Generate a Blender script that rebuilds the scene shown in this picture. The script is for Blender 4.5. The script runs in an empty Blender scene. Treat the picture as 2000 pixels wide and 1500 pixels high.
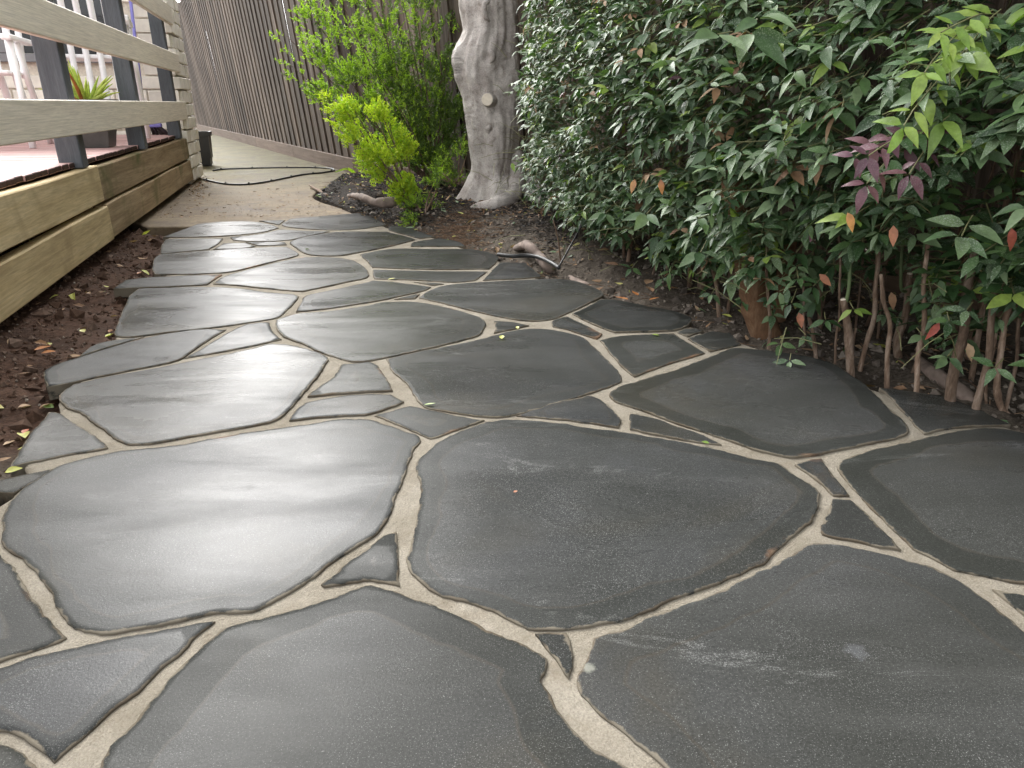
import bpy, math, random
import numpy as np
from mathutils import Vector, Matrix, noise
from mathutils.geometry import delaunay_2d_cdt
R = math.radians
rnd = random.Random(7)
SC = bpy.context.scene
COL = SC.collection

# ------------------------------------------------------------------ camera
H = 0.65                        # eye height above the paving
F = 1380.0                      # focal length in pixels of a 2000 px wide frame
PITCH = math.atan(548 / F)
cam_d = bpy.data.cameras.new('camera'); cam = bpy.data.objects.new('camera', cam_d); COL.objects.link(cam)
cam_d.sensor_width = 36; cam_d.lens = 36 * F / 2000
cam_d.clip_start = 0.02; cam_d.clip_end = 500
cam.location = (0, 0, H); cam.rotation_euler = (math.pi / 2 - PITCH, 0, 0)
SC.camera = cam
# ------------------------------------------------------------------ world, sun, exposure
w = bpy.data.worlds.new('World'); SC.world = w; w.use_nodes = True
nt = w.node_tree; nt.nodes.clear()
sky = nt.nodes.new('ShaderNodeTexSky'); sky.sky_type = 'NISHITA'; sky.sun_disc = False
SUN_EL, SUN_AZ = R(38), R(-28)  # azimuth measured from +Y towards +X
sky.sun_elevation = SUN_EL; sky.sun_rotation = SUN_AZ
sky.air_density = 1.0; sky.dust_density = 4.0; sky.ozone_density = 1.0
hs = nt.nodes.new('ShaderNodeHueSaturation'); hs.inputs['Saturation'].default_value = 0.08
bg = nt.nodes.new('ShaderNodeBackground'); bg.inputs['Strength'].default_value = 0.15
wo = nt.nodes.new('ShaderNodeOutputWorld')
nt.links.new(sky.outputs[0], hs.inputs['Color']); nt.links.new(hs.outputs[0], bg.inputs[0]); nt.links.new(bg.outputs[0], wo.inputs[0])
sd = bpy.data.lights.new('sun', 'SUN'); sd.energy = 0.5; sd.angle = R(42); sd.color = (1, .95, .87)
sun = bpy.data.objects.new('sun', sd); COL.objects.link(sun)
sdir = Vector((math.sin(SUN_AZ) * math.cos(SUN_EL), math.cos(SUN_AZ) * math.cos(SUN_EL), math.sin(SUN_EL)))
sun.rotation_euler = sdir.to_track_quat('Z', 'Y').to_euler(); sun.location = (-3, 2, 6)
vs = SC.view_settings; vs.view_transform = 'Standard'; vs.look = 'None'; vs.gamma = 1; vs.use_curve_mapping = False
vs.exposure = 2.2
SC.render.film_transparent = False
SC.cycles.max_bounces = 8; SC.cycles.diffuse_bounces = 3; SC.cycles.glossy_bounces = 3
SC.cycles.transparent_max_bounces = 4

# ------------------------------------------------------------------ measuring helpers
cp, sp = math.cos(PITCH), math.sin(PITCH)
def ray(px, py):
    u, v = px - 1000, 750 - py
    return Vector((u, F * cp + v * sp, v * cp - F * sp))
def onz(px, py, z=0.0):
    d = ray(px, py); s = (z - H) / d.z
    return Vector((d.x * s, d.y * s, z))
def atY(px, py, Y):
    d = ray(px, py); s = Y / d.y
    return Vector((d.x * s, Y, H + d.z * s))
TH = math.atan(420 / 1485)      # the deck runs this much left of the view
AU = Vector((-math.sin(TH), math.cos(TH), 0)); PN = Vector((math.cos(TH), math.sin(TH), 0))
def ap(a, p, z): return AU * a + PN * p + Vector((0, 0, z))   # a = along the deck, p = across it
DROT = TH

# ------------------------------------------------------------------ object helpers
ORG = {}
def origin(o):
    return ORG.get(o.name, Vector((0, 0, 0))) if o else Vector((0, 0, 0))
def tag(o, label=None, cat=None, group=None, kind=None):
    if label: o['label'] = label
    if cat: o['category'] = cat
    if group: o['group'] = group
    if kind: o['kind'] = kind
    return o
def empty(name, loc, label, cat, group=None, kind=None):
    o = bpy.data.objects.new(name, None); COL.objects.link(o); o.location = loc; o.empty_display_size = .05
    ORG[o.name] = Vector(loc)
    return tag(o, label, cat, group, kind)
def link(name, me, parent=None, loc=(0, 0, 0), rot=None, scale=None):
    o = bpy.data.objects.new(name, me); COL.objects.link(o)
    if parent: o.parent = parent
    o.location = loc
    if rot is not None: o.rotation_euler = rot
    if scale is not None: o.scale = scale
    ORG[o.name] = origin(parent) if parent else Vector((0, 0, 0))
    return o

class MB:
    def __init__(s): s.v = []; s.f = []; s.m = []; s.sm = []
    def add(s, vs_, fs, mi=0, smooth=False):
        b = len(s.v); s.v.extend(vs_)
        for f in fs: s.f.append([b + i for i in f]); s.m.append(mi); s.sm.append(smooth)
    def box(s, c, size, M=None, mi=0, jit=0):
        hx, hy, hz = size[0] / 2, size[1] / 2, size[2] / 2
        P = []
        for x, y, z in ((-1,-1,-1),(1,-1,-1),(1,1,-1),(-1,1,-1),(-1,-1,1),(1,-1,1),(1,1,1),(-1,1,1)):
            p = Vector((x * hx, y * hy, z * hz))
            if jit: p += Vector((rnd.uniform(-jit, jit), rnd.uniform(-jit, jit), rnd.uniform(-jit, jit)))
            P.append((M @ p if M else p) + Vector(c))
        s.add(P, [(0,3,2,1),(4,5,6,7),(0,1,5,4),(1,2,6,5),(2,3,7,6),(3,0,4,7)], mi)
    def bbox(s, c, size, M=None, bev=.004, mi=0):
        # box with all edges chamfered
        h = [size[0] / 2, size[1] / 2, size[2] / 2]; b = min(bev, min(h) * .45)
        idx = {}; P = []
        for sx in (-1, 1):
            for sy in (-1, 1):
                for sz in (-1, 1):
                    for ax in range(3):
                        q = [sx * h[0], sy * h[1], sz * h[2]]
                        for k in range(3):
                            if k != ax: q[k] -= b * (sx, sy, sz)[k]
                        idx[(sx, sy, sz, ax)] = len(P); p = Vector(q); P.append((M @ p if M else p) + Vector(c))
        fs = []
        for ax in range(3):
            o1, o2 = [(1, 2), (0, 2), (0, 1)][ax]
            for sg in (-1, 1):
                q = []
                for a_, b_ in ((-1, -1), (1, -1), (1, 1), (-1, 1)):
                    t = [0, 0, 0]; t[ax] = sg; t[o1] = a_; t[o2] = b_
                    q.append(idx[(t[0], t[1], t[2], ax)])
                fs.append(q)
        for ax in range(3):     # edges along ax
            o1, o2 = [(1, 2), (0, 2), (0, 1)][ax]
            for s1 in (-1, 1):
                for s2 in (-1, 1):
                    q = []
                    for sa, fx in ((-1, o1), (1, o1), (1, o2), (-1, o2)):
                        t = [0, 0, 0]; t[ax] = sa; t[o1] = s1; t[o2] = s2
                        q.append(idx[(t[0], t[1], t[2], fx)])
                    fs.append(q)
        for sx in (-1, 1):
            for sy in (-1, 1):
                for sz in (-1, 1): fs.append([idx[(sx, sy, sz, k)] for k in range(3)])
        s.add(P, fs, mi)
    def tube(s, pts, rad, n=8, mi=0, cap=True, wob=0, smooth=True):
        pts = [Vector(p) for p in pts]
        if not hasattr(rad, '__len__'): rad = [rad] * len(pts)
        P = []; up = Vector((0.3, 0.2, 1)).normalized(); u = None
        for i, p in enumerate(pts):
            t = (pts[min(i + 1, len(pts) - 1)] - pts[max(i - 1, 0)])
            t = t.normalized() if t.length > 1e-9 else Vector((0, 0, 1))
            if u is None:
                u = t.cross(up if abs(t.dot(up)) < .95 else Vector((1, 0, 0))).normalized()
            else: u = (u - t * u.dot(t)).normalized()
            w_ = t.cross(u)
            for k in range(n):
                a = 2 * math.pi * k / n; r = rad[i] * (1 + (rnd.uniform(-wob, wob) if wob else 0))
                P.append(p + (u * math.cos(a) + w_ * math.sin(a)) * r)
        fs = []
        for i in range(len(pts) - 1):
            for k in range(n):
                k2 = (k + 1) % n; fs.append((i * n + k, i * n + k2, (i + 1) * n + k2, (i + 1) * n + k))
        if cap: fs.append(tuple(range(n - 1, -1, -1))); L = (len(pts) - 1) * n; fs.append(tuple(L + k for k in range(n)))
        s.add(P, fs, mi, smooth)
    def mesh(s, name, mats, org=Vector((0, 0, 0))):
        me = bpy.data.meshes.new(name)
        me.from_pydata([tuple(Vector(v) - org) for v in s.v], [], s.f)
        for m in (mats if isinstance(mats, (list, tuple)) else [mats]): me.materials.append(m)
        me.polygons.foreach_set('material_index', s.m); me.polygons.foreach_set('use_smooth', s.sm)
        me.update(); return me
    def build(s, name, mats, parent=None):
        return link(name, s.mesh(name, mats, origin(parent)), parent)

def catmull(pts, k=6):
    pts = [Vector(p) for p in pts]; out = []
    for i in range(len(pts) - 1):
        p0, p1, p2, p3 = pts[max(i - 1, 0)], pts[i], pts[i + 1], pts[min(i + 2, len(pts) - 1)]
        for j in range(k):
            t = j / k
            out.append(.5 * ((2 * p1) + (p2 - p0) * t + (2 * p0 - 5 * p1 + 4 * p2 - p3) * t * t + (3 * p1 - p0 - 3 * p2 + p3) * t ** 3))
    out.append(pts[-1]); return out
def lerps(vals, k):
    out = []
    for i in range(len(vals) - 1):
        for j in range(k): out.append(vals[i] + (vals[i + 1] - vals[i]) * j / k)
    out.append(vals[-1]); return out

# ------------------------------------------------------------------ materials
class NM:
    def __init__(s, name):
        s.mat = bpy.data.materials.new(name); s.mat.use_nodes = True; s.t = s.mat.node_tree
        s.b = s.t.nodes['Principled BSDF']; s.out = s.t.nodes['Material Output']
    def n(s, typ, **kw):
        o = s.t.nodes.new(typ)
        for k, v in kw.items(): setattr(o, k, v)
        return o
    def l(s, a, b): s.t.links.new(a, b)
    def coord(s, scale=(1, 1, 1), rot=(0, 0, 0), kind='Object'):
        tc = s.n('ShaderNodeTexCoord'); mp = s.n('ShaderNodeMapping')
        mp.inputs['Scale'].default_value = scale; mp.inputs['Rotation'].default_value = rot
        s.l(tc.outputs[kind], mp.inputs[0]); return mp.outputs[0]
    def world(s, scale=(1, 1, 1), rot=(0, 0, 0)):
        g = s.n('ShaderNodeNewGeometry'); mp = s.n('ShaderNodeMapping')
        mp.inputs['Scale'].default_value = scale; mp.inputs['Rotation'].default_value = rot
        s.l(g.outputs['Position'], mp.inputs[0]); return mp.outputs[0]
    def noise(s, vec, scale, detail=3, rough=.5, dist=0):
        o = s.n('ShaderNodeTexNoise'); o.inputs['Scale'].default_value = scale; o.inputs['Detail'].default_value = detail
        o.inputs['Roughness'].default_value = rough; o.inputs['Distortion'].default_value = dist
        s.l(vec, o.inputs['Vector']); return o.outputs['Fac']
    def ramp(s, fac, stops, interp='LINEAR'):
        o = s.n('ShaderNodeValToRGB'); o.color_ramp.interpolation = interp; e = o.color_ramp.elements
        while len(e) < len(stops): e.new(.5)
        for i, (p, c) in enumerate(stops):
            e[i].position = p; e[i].color = (c, c, c, 1) if not hasattr(c, '__len__') else (*c, 1)
        s.l(fac, o.inputs[0]); return o.outputs[0]
    def mix(s, fac, a, b, mode='MIX'):
        o = s.n('ShaderNodeMix', data_type='RGBA', blend_type=mode)
        for sock, val in ((o.inputs[0], fac), (o.inputs[6], a), (o.inputs[7], b)):
            if isinstance(val, (int, float)): sock.default_value = val
            elif hasattr(val, '__len__'): sock.default_value = (*val, 1)
            else: s.l(val, sock)
        return o.outputs[2]
    def math(s, op, a, b=0.0, clamp=False):
        o = s.n('ShaderNodeMath', operation=op); o.use_clamp = clamp
        for i, val in enumerate((a, b)):
            if isinstance(val, (int, float)): o.inputs[i].default_value = val
            else: s.l(val, o.inputs[i])
        return o.outputs[0]
    def bump(s, h, strength=.5, dist=.002, prev=None):
        o = s.n('ShaderNodeBump'); o.inputs['Strength'].default_value = strength; o.inputs['Distance'].default_value = dist
        s.l(h, o.inputs['Height'])
        if prev: s.l(prev, o.inputs['Normal'])
        return o.outputs[0]
    def set(s, col=None, rough=None, nor=None, spec=None):
        for key, val in (('Base Color', col), ('Roughness', rough), ('Normal', nor), ('Specular IOR Level', spec)):
            if val is None: continue
            if isinstance(val, (int, float)): s.b.inputs[key].default_value = val
            elif isinstance(val, (tuple, list)): s.b.inputs[key].default_value = (*val, 1)
            else: s.l(val, s.b.inputs[key])
        return s.mat

def mat_plain(name, col, rough=.6, var=.15, scale=20, bump=.2, bd=.001):
    m = NM(name); c = m.coord()
    n = m.noise(c, scale, 4)
    k = m.ramp(n, [(.3, 1 - var), (.7, 1 + var)])
    return m.set(m.mix(1.0, col, k, 'MULTIPLY'), rough, m.bump(n, bump, bd))

def mat_stone():
    m = NM('bluestone'); W = m.world()
    oi = m.n('ShaderNodeObjectInfo'); at = m.n('ShaderNodeAttribute'); at.attribute_name = 'edge'
    e = at.outputs['Fac']; rn = oi.outputs['Random']
    # shift the pattern per stone
    sh = m.n('ShaderNodeVectorMath', operation='ADD'); m.l(W, sh.inputs[0])
    cv = m.n('ShaderNodeCombineXYZ'); m.l(m.math('MULTIPLY', rn, 37.0), cv.inputs[0]); m.l(m.math('MULTIPLY', rn, 91.0), cv.inputs[1])
    m.l(cv.outputs[0], sh.inputs[1]); V = sh.outputs[0]
    mp = m.n('ShaderNodeMapping'); mp.inputs['Rotation'].default_value = (0, 0, R(-18)); mp.inputs['Scale'].default_value = (.6, 1.9, 1)
    m.l(V, mp.inputs[0]); VS = mp.outputs[0]
    big = m.noise(V, 2.2, 4, .55, .6)
    base = m.ramp(big, [(.3, (.024, .0255, .0245)), (.5, (.033, .0345, .0345)), (.72, (.043, .0445, .047))])
    base = m.mix(m.ramp(rn, [(0, .0), (1, .35)]), base, (.042, .041, .033))
    dust = m.noise(VS, 2.6, 4, .6, .3)
    base = m.mix(m.ramp(dust, [(.5, 0.0), (.72, .32)]), base, (.082, .082, .080))
    base = m.mix(1.0, base, m.ramp(m.math('FRACT', m.math('MULTIPLY', rn, 17.3)), [(0, .80), (1, 1.22)]), 'MULTIPLY')
    pt = m.noise(V, 1.1, 5, .7, 1.0); base = m.mix(m.ramp(pt, [(.52, 0.0), (.66, .5)]), base, (.046, .042, .032))
    # fine pale grains, denser where dusty
    g1 = m.noise(V, 640, 2, .6); thr = m.math('SUBTRACT', g1, m.math('MULTIPLY', m.ramp(m.noise(V, 5, 4, .6, .8), [(.35, 0.0), (.7, 1.0)]), -.055))
    gr = m.ramp(thr, [(.64, 0.0), (.72, .65)])
    g2 = m.noise(V, 330, 2, .5)
    gr2 = m.ramp(g2, [(.69, 0.0), (.76, .5)])
    grain = m.noise(V, 260, 3, .7)
    base = m.mix(1.0, base, m.ramp(grain, [(.3, .72), (.7, 1.3)]), 'MULTIPLY')
    base = m.mix(gr, base, (.24, .24, .235)); base = m.mix(gr2, base, (.28, .28, .27))
    sc_ = m.noise(VS, 1.7, 6, .72, 2.2); base = m.mix(m.math('MULTIPLY', m.ramp(sc_, [(.60, 0.0), (.64, .5), (.66, 0.0)]), m.ramp(g1, [(.45, 0.0), (.6, 1.0)])), base, (.22, .22, .215))
    def spot(px, py, r, seed):
        p = onz(px, py, 0); dv = m.n('ShaderNodeVectorMath', operation='DISTANCE'); m.l(W, dv.inputs[0]); dv.inputs[1].default_value = (p.x, p.y, 0)
        return m.math('MULTIPLY', m.math('SUBTRACT', r, m.math('ADD', dv.outputs['Value'], m.math('MULTIPLY', m.math('SUBTRACT', m.noise(W, seed, 5, .7), .5), r * 2.2))), 150, True)
    base = m.mix(m.math('MULTIPLY', spot(1672, 1272, .016, 60), .22), base, (.16, .165, .18))
    base = m.mix(m.math('MULTIPLY', spot(487, 952, .012, 90), .8), base, (.012, .014, .013))
    base = m.mix(m.math('MULTIPLY', spot(1150, 1303, .010, 80), .6), base, (.28, .28, .24))
    # wet rim where the joint slurry was washed off
    wob = m.math('MULTIPLY', m.math('SUBTRACT', m.noise(V, 4.2, 3, .5, .4), .5), .085)
    ew = m.math('ADD', e, wob)
    lim = m.math('ADD', m.math('MULTIPLY', rn, .045), .020)
    rim = m.math('MULTIPLY', m.math('SUBTRACT', lim, ew), 260, True)
    rim = m.math('MULTIPLY', rim, m.ramp(m.math('FRACT', m.math('MULTIPLY', rn, 43.7)), [(0, .15), (1, .8)]))
    base = m.mix(rim, base, m.mix(1.0, base, (.52, .54, .50), 'MULTIPLY'))
    line = m.math('SUBTRACT', 1.0, m.math('MULTIPLY', m.math('ABSOLUTE', m.math('SUBTRACT', lim, ew)), 260, True))
    base = m.mix(m.math('MULTIPLY', line, .35), base, (.05, .04, .028))
    # cement smear then rust right against the joint
    ce = m.math('ADD', e, m.math('MULTIPLY', m.math('SUBTRACT', m.noise(V, 26, 4, .65), .5), .022))
    smear = m.math('MULTIPLY', m.math('SUBTRACT', .0035, ce), 420, True)
    base = m.mix(m.math('MULTIPLY', smear, .6), base, m.mix(m.ramp(m.noise(V, 12, 3), [(.45, 0.0), (.6, 1.0)]), (.20, .172, .13), (.115, .09, .062)))
    rust = m.math('MULTIPLY', m.math('MULTIPLY', m.math('SUBTRACT', .009, ce), 220, True), m.ramp(m.noise(V, 3.4, 3), [(.62, 0.0), (.70, .55)]))
    base = m.mix(rust, base, (.24, .13, .07))
    ro = m.math('ADD', m.ramp(m.noise(VS, 3.0, 6, .6, .5), [(.32, .17), (.68, .46)]), m.math('MULTIPLY', rim, .10))
    ro = m.math('ADD', ro, m.math('MULTIPLY', gr, .3))
    ro = m.math('ADD', ro, m.math('MULTIPLY', m.math('SUBTRACT', .010, e), 60, True))
    b1 = m.bump(m.noise(VS, 2.4, 2, .5, .8), .36, .010)
    b2 = m.bump(m.noise(V, 330, 3, .6), .32, .0009, b1)
    return m.set(base, ro, b2, .07)
def mat_mortar():
    m = NM('sand_mortar'); V = m.world()
    a = m.noise(V, 9, 5, .6); b = m.noise(V, 420, 3, .7)
    c = m.ramp(a, [(.3, (.178, .156, .120)), (.55, (.232, .207, .166)), (.75, (.278, .253, .210))])
    c = m.mix(1.0, c, m.ramp(b, [(.3, .72), (.65, 1.18)]), 'MULTIPLY')
    c = m.mix(m.ramp(m.noise(V, 17, 5, .7), [(.55, 0.0), (.72, .55)]), c, (.15, .12, .085))
    b1 = m.bump(m.noise(V, 38, 5, .65), .8, .006)
    return m.set(c, .95, m.bump(b, .9, .0022, b1), .15)
def mat_soil():
    m = NM('soil'); V = m.world()
    g = m.n('ShaderNodeNewGeometry'); sx = m.n('ShaderNodeSeparateXYZ'); m.l(g.outputs['Position'], sx.inputs[0])
    a = m.noise(V, 6, 6, .7); b = m.noise(V, 90, 5, .75); c3 = m.noise(V, 2.2, 3, .5, .6)
    red = m.ramp(a, [(.3, (.030, .017, .011)), (.55, (.068, .037, .024)), (.75, (.10, .062, .042))])
    grey = m.ramp(a, [(.3, (.045, .036, .028)), (.55, (.10, .083, .066)), (.75, (.17, .145, .12))])
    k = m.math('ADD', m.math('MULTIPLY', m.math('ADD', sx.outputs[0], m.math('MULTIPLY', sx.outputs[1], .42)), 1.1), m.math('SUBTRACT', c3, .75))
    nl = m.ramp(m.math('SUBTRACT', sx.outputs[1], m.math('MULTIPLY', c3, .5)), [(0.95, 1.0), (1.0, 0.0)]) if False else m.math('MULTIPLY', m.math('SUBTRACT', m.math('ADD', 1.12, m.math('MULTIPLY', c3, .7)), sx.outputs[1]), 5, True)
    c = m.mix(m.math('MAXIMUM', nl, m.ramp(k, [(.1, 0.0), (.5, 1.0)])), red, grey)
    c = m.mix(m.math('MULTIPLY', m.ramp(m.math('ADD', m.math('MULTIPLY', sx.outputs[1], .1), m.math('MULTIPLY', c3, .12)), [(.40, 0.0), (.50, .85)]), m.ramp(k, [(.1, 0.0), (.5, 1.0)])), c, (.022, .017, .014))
    c = m.mix(1.0, c, m.ramp(b, [(.3, .45), (.7, 1.5)]), 'MULTIPLY')
    b1 = m.bump(m.noise(V, 28, 6, .7), .8, .02)
    return m.set(c, .95, m.bump(b, .8, .005, b1), .15)
def mat_concrete():
    m = NM('old_concrete'); V = m.world()
    a = m.noise(V, 1.9, 8, .72, 1.0); b = m.noise(V, 60, 4, .7); d = m.noise(V, 6, 7, .75, .5)
    g = m.n('ShaderNodeNewGeometry'); sx = m.n('ShaderNodeSeparateXYZ'); m.l(g.outputs['Position'], sx.inputs[0])
    warm = m.ramp(a, [(.3, (.10, .073, .045)), (.5, (.19, .148, .098)), (.7, (.28, .23, .162))])
    moss = m.ramp(a, [(.3, (.07, .062, .034)), (.5, (.135, .122, .07)), (.7, (.20, .18, .11))])
    c = m.mix(m.ramp(m.math('MULTIPLY', sx.outputs[1], .1), [(.55, 0.0), (.75, 1.0)]), warm, moss)
    c = m.mix(m.ramp(d, [(.50, 0.0), (.66, .75)]), c, (.07, .05, .034))
    c = m.mix(1.0, c, m.ramp(b, [(.3, .78), (.7, 1.2)]), 'MULTIPLY')
    return m.set(c, m.ramp(a, [(.3, .7), (.7, .95)]), m.bump(b, .5, .003), .15)
def mat_wood(name, cols, axis_scale, rough=.75, ring=7.0, bump=.5, var=.25, stain=None):
    m = NM(name); oi = m.n('ShaderNodeObjectInfo')
    tc = m.n('ShaderNodeTexCoord'); ad = m.n('ShaderNodeVectorMath', operation='ADD'); m.l(tc.outputs['Object'], ad.inputs[0])
    cx = m.n('ShaderNodeCombineXYZ')
    for i, k in enumerate((13., 29., 7.)): m.l(m.math('MULTIPLY', oi.outputs['Random'], k), cx.inputs[i])
    m.l(cx.outputs[0], ad.inputs[1])
    mp = m.n('ShaderNodeMapping'); mp.inputs['Scale'].default_value = axis_scale; m.l(ad.outputs[0], mp.inputs[0]); V = mp.outputs[0]
    a = m.noise(V, ring, 6, .65, .7); f = m.noise(V, ring * 7, 4, .7)
    c = m.ramp(a, [(.28, cols[0]), (.5, cols[1]), (.72, cols[2])])
    c = m.mix(1.0, c, m.ramp(f, [(.3, .75), (.7, 1.2)]), 'MULTIPLY')
    c = m.mix(1.0, c, m.ramp(oi.outputs['Random'], [(0, 1 - var), (1, 1 + var)]), 'MULTIPLY')
    if stain:
        s_ = m.noise(ad.outputs[0], 1.6, 4, .6, .6)
        c = m.mix(m.ramp(s_, [(.5, 0.0), (.64, .85)]), c, stain)
    if name == 'weathered_paling':
        big = m.noise(m.world((1, 1, .6)), .9, 3, .5, .4)
        c = m.mix(m.ramp(big, [(.42, 0.0), (.6, .65)]), c, m.mix(1.0, c, (.34, .30, .27), 'MULTIPLY'))
    return m.set(c, rough, m.bump(m.mix(.5, a, f), bump, .003), .3)
def mat_leaf(name, c1, c2, c3, rough=.38, speck=.5, trans=.25):
    m = NM(name); g = m.n('ShaderNodeNewGeometry'); oi = m.n('ShaderNodeObjectInfo')
    r = m.math('FRACT', m.math('ADD', g.outputs['Random Per Island'], m.math('MULTIPLY', oi.outputs['Random'], 7.31)))
    V = m.world(); c = m.ramp(r, [(0, c1), (.5, c2), (1, c3)])
    n1 = m.noise(V, 60, 3, .6); c = m.mix(1.0, c, m.ramp(n1, [(.3, .75), (.7, 1.25)]), 'MULTIPLY')
    if speck:
        s_ = m.noise(V, 330, 3, .7); big = m.noise(V, 9, 2)
        k = m.math('MULTIPLY', m.ramp(s_, [(.52, 0.0), (.64, 1.0)]), m.ramp(big, [(.42, .05), (.66, speck)]))
        c = m.mix(k, c, (.36, .40, .34))
    m.set(c, rough, m.bump(n1, .2, .001), .42)
    tr = m.n('ShaderNodeBsdfTranslucent'); m.l(m.mix(1.0, c, (1.3, 1.5, .6), 'MULTIPLY'), tr.inputs[0])
    mx = m.n('ShaderNodeMixShader'); mx.inputs[0].default_value = trans
    m.l(m.b.outputs[0], mx.inputs[1]); m.l(tr.outputs[0], mx.inputs[2]); m.l(mx.outputs[0], m.out.inputs[0])
    return m.mat
def mat_bark():
    m = NM('smooth_grey_bark'); V = m.coord((1, 1, 1)); VH = m.coord((5, 5, 34))
    a = m.noise(V, 7, 5, .6, .5); wr = m.noise(VH, 1.6, 4, .6, 1.0); sp_ = m.noise(V, 160, 3, .7); d = m.noise(V, 22, 5, .7, .6)
    c = m.ramp(a, [(.3, (.26, .225, .205)), (.5, (.44, .40, .37)), (.7, (.60, .56, .52))])
    c = m.mix(m.ramp(d, [(.54, 0.0), (.68, .6)]), c, (.16, .13, .105))
    wm = m.ramp(m.noise(V, 4, 3), [(.5, 0.0), (.62, 1.0)]); c = m.mix(wm, c, m.mix(1.0, c, m.ramp(wr, [(.35, .62), (.6, 1.05)]), 'MULTIPLY'))
    c = m.mix(1.0, c, m.ramp(sp_, [(.32, .72), (.6, 1.12)]), 'MULTIPLY')
    b1 = m.bump(m.math('MULTIPLY', wr, wm), .9, .012); b2 = m.bump(d, .5, .010, b1)
    return m.set(c, .75, m.bump(sp_, .4, .002, b2), .25)
def mat_island(name, c1, c2, c3, rough=.85, bump=.3, spec=.2, sc=60):
    m = NM(name); g = m.n('ShaderNodeNewGeometry'); oi = m.n('ShaderNodeObjectInfo')
    r = m.math('FRACT', m.math('ADD', g.outputs['Random Per Island'], m.math('MULTIPLY', oi.outputs['Random'], 5.17)))
    c = m.ramp(r, [(0, c1), (.5, c2), (1, c3)]); n = m.noise(m.world(), sc, 4, .65)
    c = m.mix(1.0, c, m.ramp(n, [(.3, .6), (.7, 1.35)]), 'MULTIPLY')
    return m.set(c, rough, m.bump(n, bump, .003), spec)

M = {}
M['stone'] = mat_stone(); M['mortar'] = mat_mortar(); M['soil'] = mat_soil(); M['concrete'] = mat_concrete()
M['fence'] = mat_wood('weathered_paling', [(.052, .036, .026), (.125, .094, .072), (.27, .222, .178)], (9, 9, .22), .85, 3.4, .5, .38)
M['plinth'] = mat_wood('plinth_timber', [(.08, .05, .033), (.13, .088, .06), (.18, .125, .09)], (.5, .5, 8), .8, 4, .4, .12)
M['sleeper'] = mat_wood('treated_pine', [(.40, .30, .15), (.54, .42, .225), (.64, .52, .31)], (14, .45, 9), .75, 2.0, .5, .12, (.33, .24, .12))
M['sleeper_old'] = mat_wood('aged_pine', [(.19, .13, .065), (.31, .225, .125), (.43, .33, .20)], (14, .45, 9), .8, 2.0, .5, .12, (.085, .095, .02))
M['rail'] = mat_wood('stone_grey_paint', [(.70, .63, .515), (.76, .69, .57), (.80, .735, .615)], (12, .35, 14), .5, 2.4, .45, .03)
M['post'] = mat_wood('slate_grey_paint', [(.068, .075, .085), (.088, .097, .108), (.11, .12, .132)], (9, 9, .6), .5, 5, .4, .08)
M['deck'] = mat_wood('faded_red_decking', [(.36, .20, .185), (.48, .30, .28), (.58, .41, .385)], (.35, 13, 10), .6, 3, .3, .16)
M['deck_end'] = mat_plain('dark_board_end', (.045, .022, .018), .85, .3, 40)
M['paint'] = mat_plain('cream_masonry_paint', (.80, .75, .65), .8, .12, 14, .9, .008)
M['joint'] = mat_plain('recessed_joint', (.66, .60, .50), .9, .15, 60)
M['white'] = mat_plain('white_plastic', (.88, .87, .87), .35, .02, 8, .03)
M['black'] = mat_plain('black_plastic', (.012, .012, .014), .45, .2, 30)
M['hose'] = mat_plain('hose_rubber', (.018, .018, .018), .5, .3, 60)
M['pot'] = mat_plain('dark_glazed_pot', (.055, .053, .048), .4, .3, 12)
M['purple'] = mat_plain('purple_plastic', (.22, .20, .52), .45, .08, 20)
M['bristle'] = mat_island('bristle', (.03, .02, .025), (.055, .04, .05), (.08, .06, .06))
M['glass'] = mat_plain('dark_glass', (.012, .013, .015), .08, .1, 4, 0)
M['grey'] = mat_plain('grey_frame_paint', (.20, .20, .205), .5, .1, 8)
M['roof'] = mat_plain('beige_soffit', (.42, .36, .27), .7, .1, 6)
M['bark'] = mat_bark()
M['root'] = mat_plain('root_bark', (.19, .145, .12), .85, .4, 26, .9, .006)
M['cut'] = mat_plain('cut_wood', (.62, .55, .45), .8, .12, 40)
M['cane'] = mat_wood('cane_bark', [(.06, .036, .024), (.17, .115, .08), (.34, .265, .21)], (3, 3, .8), .9, 14, 1.2, .35)
M['trunk2'] = mat_wood('brown_trunk_bark', [(.10, .052, .026), (.18, .10, .055), (.27, .17, .10)], (2, 2, .5), .85, 12, .8, .1)
M['green_cane'] = mat_plain('green_cane', (.10, .14, .06), .5, .25, 40)
M['petiole'] = mat_plain('petiole', (.17, .17, .075), .6, .3, 30)
M['leaf'] = mat_leaf('leaf_green', (.020, .050, .016), (.040, .088, .028), (.085, .150, .046), .48, .5, .2)
M['leafg'] = mat_leaf('leaf_greygreen', (.044, .088, .036), (.078, .132, .058), (.155, .22, .108), .5, .9, .15)
M['lime'] = mat_leaf('leaf_lime', (.13, .22, .04), (.20, .30, .06), (.28, .36, .085), .4, .2, .3)
M['plum'] = mat_leaf('leaf_plum', (.085, .035, .052), (.12, .052, .072), (.16, .075, .085), .42, .3, .15)
M['red'] = mat_leaf('leaf_red', (.45, .10, .085), (.5, .17, .10), (.40, .22, .13), .45, .1, .3)
M['dry'] = mat_leaf('leaf_dry', (.13, .07, .04), (.26, .15, .08), (.40, .28, .18), .75, .1, .15)
M['orange'] = mat_leaf('leaf_orange', (.34, .12, .03), (.42, .16, .045), (.36, .17, .07), .6, 0, .2)
M['yellow'] = mat_leaf('leaf_yellow', (.42, .42, .10), (.52, .54, .14), (.55, .50, .22), .5, 0, .3)
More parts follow.
